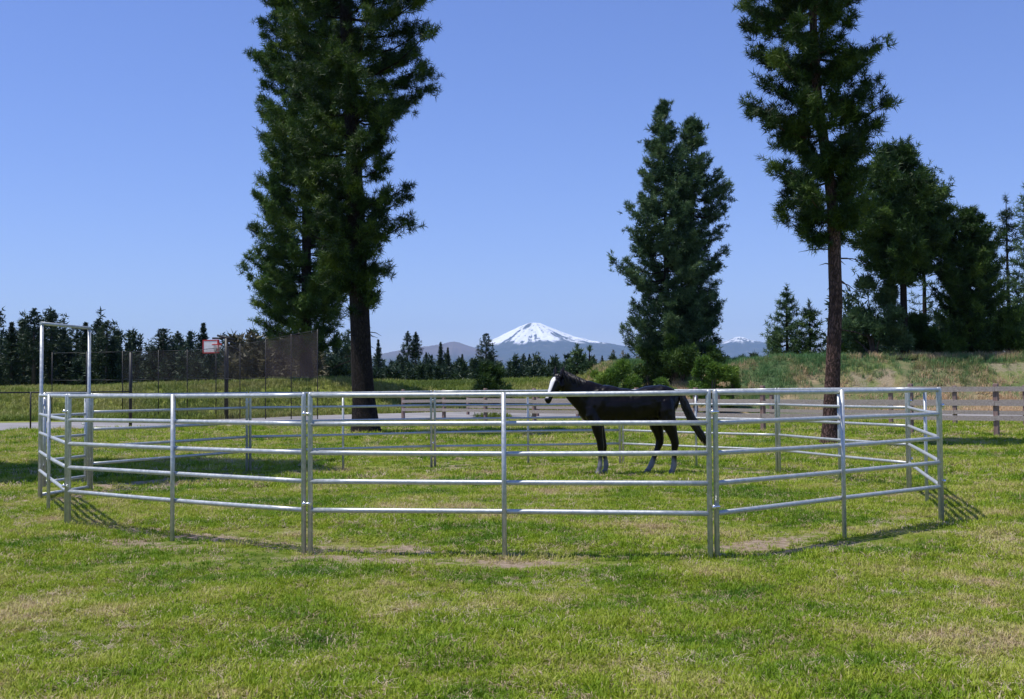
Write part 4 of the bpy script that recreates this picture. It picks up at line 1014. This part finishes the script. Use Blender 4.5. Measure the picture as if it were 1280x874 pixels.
# ------------------------------------------------------------------ mountains, at true distance
def mountain_mat():
    mt, n, l, b = new_mat('mountain_slopes')
    s = n.new("ShaderNodeAttribute"); s.attribute_name = 'snow'
    g = n.new("ShaderNodeNewGeometry")
    t = noise(n, l, .004, 8, g.outputs['Position'], .65); r = ramp(n, [(0.3, (0.035, 0.045, 0.05)), (0.55, (0.06, 0.065, 0.065)), (0.75, (0.12, 0.11, 0.105))]); l.new(t.outputs[0], r.inputs[0])
    rk = n.new("ShaderNodeAttribute"); rk.attribute_name = 'rock'
    m0 = n.new("ShaderNodeMix"); m0.data_type = 'RGBA'; l.new(rk.outputs['Fac'], m0.inputs[0]); l.new(r.outputs[0], m0.inputs[6]); m0.inputs[7].default_value = (0.15, 0.115, 0.12, 1)
    mx = n.new("ShaderNodeMix"); mx.data_type = 'RGBA'; l.new(s.outputs['Fac'], mx.inputs[0]); l.new(m0.outputs[2], mx.inputs[6]); mx.inputs[7].default_value = (0.86, 0.87, 0.89, 1)
    l.new(mx.outputs[2], b.inputs['Base Color']); b.inputs['Roughness'].default_value = .9; b.inputs['Specular IOR Level'].default_value = .1
    return mt
M['mountain'] = mountain_mat()
def mountain(name, px, Yc, left, right, label, seed, snow_from=None, rocky=None, size=260, ext=1.0, cut=None):
    """left/right: rows (px away from the summit, photo y of the skyline); surface = turned profile broken by ridges and gullies"""
    c = at(px, 480, Yc); mpp = Yc / FPX; zh = lambda y: at(px, y, Yc).z
    Lr = np.array([(d * mpp, zh(y)) for d, y in left]); Rr = np.array([(d * mpp, zh(y)) for d, y in right])
    ext_m = max(Lr[-1, 0], Rr[-1, 0]) * ext
    g = np.linspace(-1, 1, size); g = np.sign(g) * np.abs(g) ** 1.25 * ext_m; X, Y = np.meshgrid(g, g)
    r_ = np.hypot(X, Y) + 1e-6; th = np.arctan2(Y, X); ca = X / r_
    wR = np.clip((ca + 1) / 2, 0, 1); wR = wR * wR * (3 - 2 * wR)
    H = np.interp(r_, Lr[:, 0], Lr[:, 1]) * (1 - wR) + np.interp(r_, Rr[:, 0], Rr[:, 1]) * wR
    rid = 1 - np.abs(2 * fbm(th * 4.2 + 20, r_ / 2600, seed, 4) / .94 - 1)
    rid2 = 1 - np.abs(2 * fbm(X / 420, Y / 420, seed + 5, 5) / .97 - 1)
    top = H.max(); amp = 60 * np.clip(r_ / 400, .15, 1.6)
    edge = np.exp(-(Y / (220 + .3 * np.abs(X))) ** 2)          # near the skyline plane keep the traced height
    H2 = H + (amp * (rid - .75) * 1.1 + 46 * (rid2 - .72)) * (1 - .75 * edge)
    V = np.stack([X + c.x, Y + c.y, H2], -1).reshape(-1, 3)
    idx = np.arange(size * size).reshape(size, size)
    F = np.stack([idx[:-1, :-1], idx[:-1, 1:], idx[1:, 1:], idx[1:, :-1]], -1).reshape(-1, 4)
    me = np_mesh(name, V, F, True)
    gyx = np.gradient(H2)
    streak = fbm(th * 16 + 9, r_ / 900, seed + 9, 4) + .55 * fbm(X / 90, Y / 90, seed + 12, 3)
    sn = np.zeros_like(H)
    if snow_from is not None:
        line = zh(snow_from) + 95 * (fbm(th * 9, r_ / 1500, seed + 3, 3) - .5) * 2 + np.where(X > 0, 8, 0)
        f = sstep(-25, 45, H2 - line)
        frac = np.clip((H2 - line) / 260, 0, 1)
        bare = sstep(-.02, .08, streak - (.73 + .12 * frac))
        sn = f * (1 - bare)
        if cut:
            dx_ = X / mpp - cut[0]; dz_ = (H2 - zh(cut[1])) / mpp; d_ = np.hypot((dx_ * .8 + dz_ * .6) / cut[2], (-dx_ * .6 + dz_ * .8) / cut[3]); sn = sn * sstep(.7, 1.3, d_ + 1.3 * (streak - .75))
    rk = np.full_like(H, 0.0 if rocky is None else rocky) * sstep(.45, .8, (H - H.min()) / (top - H.min()))
    for nm, arr in (('snow', sn), ('rock', rk)):
        a = me.attributes.new(nm, 'FLOAT', 'POINT'); a.data.foreach_set('value', arr.ravel().astype(np.float32))
    o = link_mesh(name, me, M['mountain']); tag(o, label, None, None, 'structure'); return o
mountain('snowy_mountain', 668, 25000, [(0, 403.5), (6, 404), (11, 405.5), (20, 409), (34, 416), (48, 423), (60, 428), (80, 437), (110, 446), (160, 454), (220, 462), (300, 484)],
         [(0, 403.5), (8, 404.2), (16, 408), (28, 413), (40, 418), (52, 422.5), (64, 425), (72, 428), (86, 430), (105, 433.5), (125, 437.5), (150, 442), (190, 450), (240, 462), (320, 484)],
         'snow-capped volcano on the horizon', 3, snow_from=431, size=300, cut=(-8.5, 408.5, 6.5, 2.2))
mountain('brown_peak', 568, 21000, [(0, 427), (6, 427.6), (14, 430), (26, 432), (40, 434.5), (60, 438), (80, 441), (100, 446), (130, 462), (180, 484)],
         [(0, 427), (6, 428), (12, 430.5), (20, 433.5), (32, 437), (50, 444), (80, 458), (120, 484)], 'low brown purple peak left of the snowy volcano', 13, rocky=.9, size=140)
mountain('far_peak', 926, 26500, [(0, 421), (6, 421.5), (14, 425), (30, 430), (60, 436), (100, 444), (160, 458), (240, 484)],
         [(0, 421), (5, 422), (12, 425), (24, 427.5), (40, 432), (60, 437), (100, 448), (200, 484)], 'small far mountain with a little snow right of the conifer pair', 23, snow_from=428, size=120)
mountain('far_ridge', 800, 12000, [(0, 447), (20, 448), (60, 452), (110, 458), (200, 484)], [(0, 447), (30, 446), (80, 449), (150, 455), (300, 484)], 'low wooded ridge behind the conifer pair', 29, size=120)

# ------------------------------------------------------------------ air
hz = bpy.data.materials.new('haze_air'); hz.use_nodes = True
hn = hz.node_tree.nodes; hn.remove(hn["Principled BSDF"])
pv = hn.new("ShaderNodeVolumePrincipled"); pv.inputs['Color'].default_value = (0.40, 0.61, 1.0, 1)
pv.inputs['Density'].default_value = 2.7e-5
pv.inputs['Anisotropy'].default_value = 0.0
hz.node_tree.links.new(pv.outputs[0], hn["Material Output"].inputs['Volume'])
mb = MB(); mb.box((0, 0, (1800 - 1.5) / 2), (63500, 63500, 1800 + 1.5))
hzo = mb.build('haze', hz, None, False); tag(hzo, 'thin blue air over the plain', None, None, 'stuff')
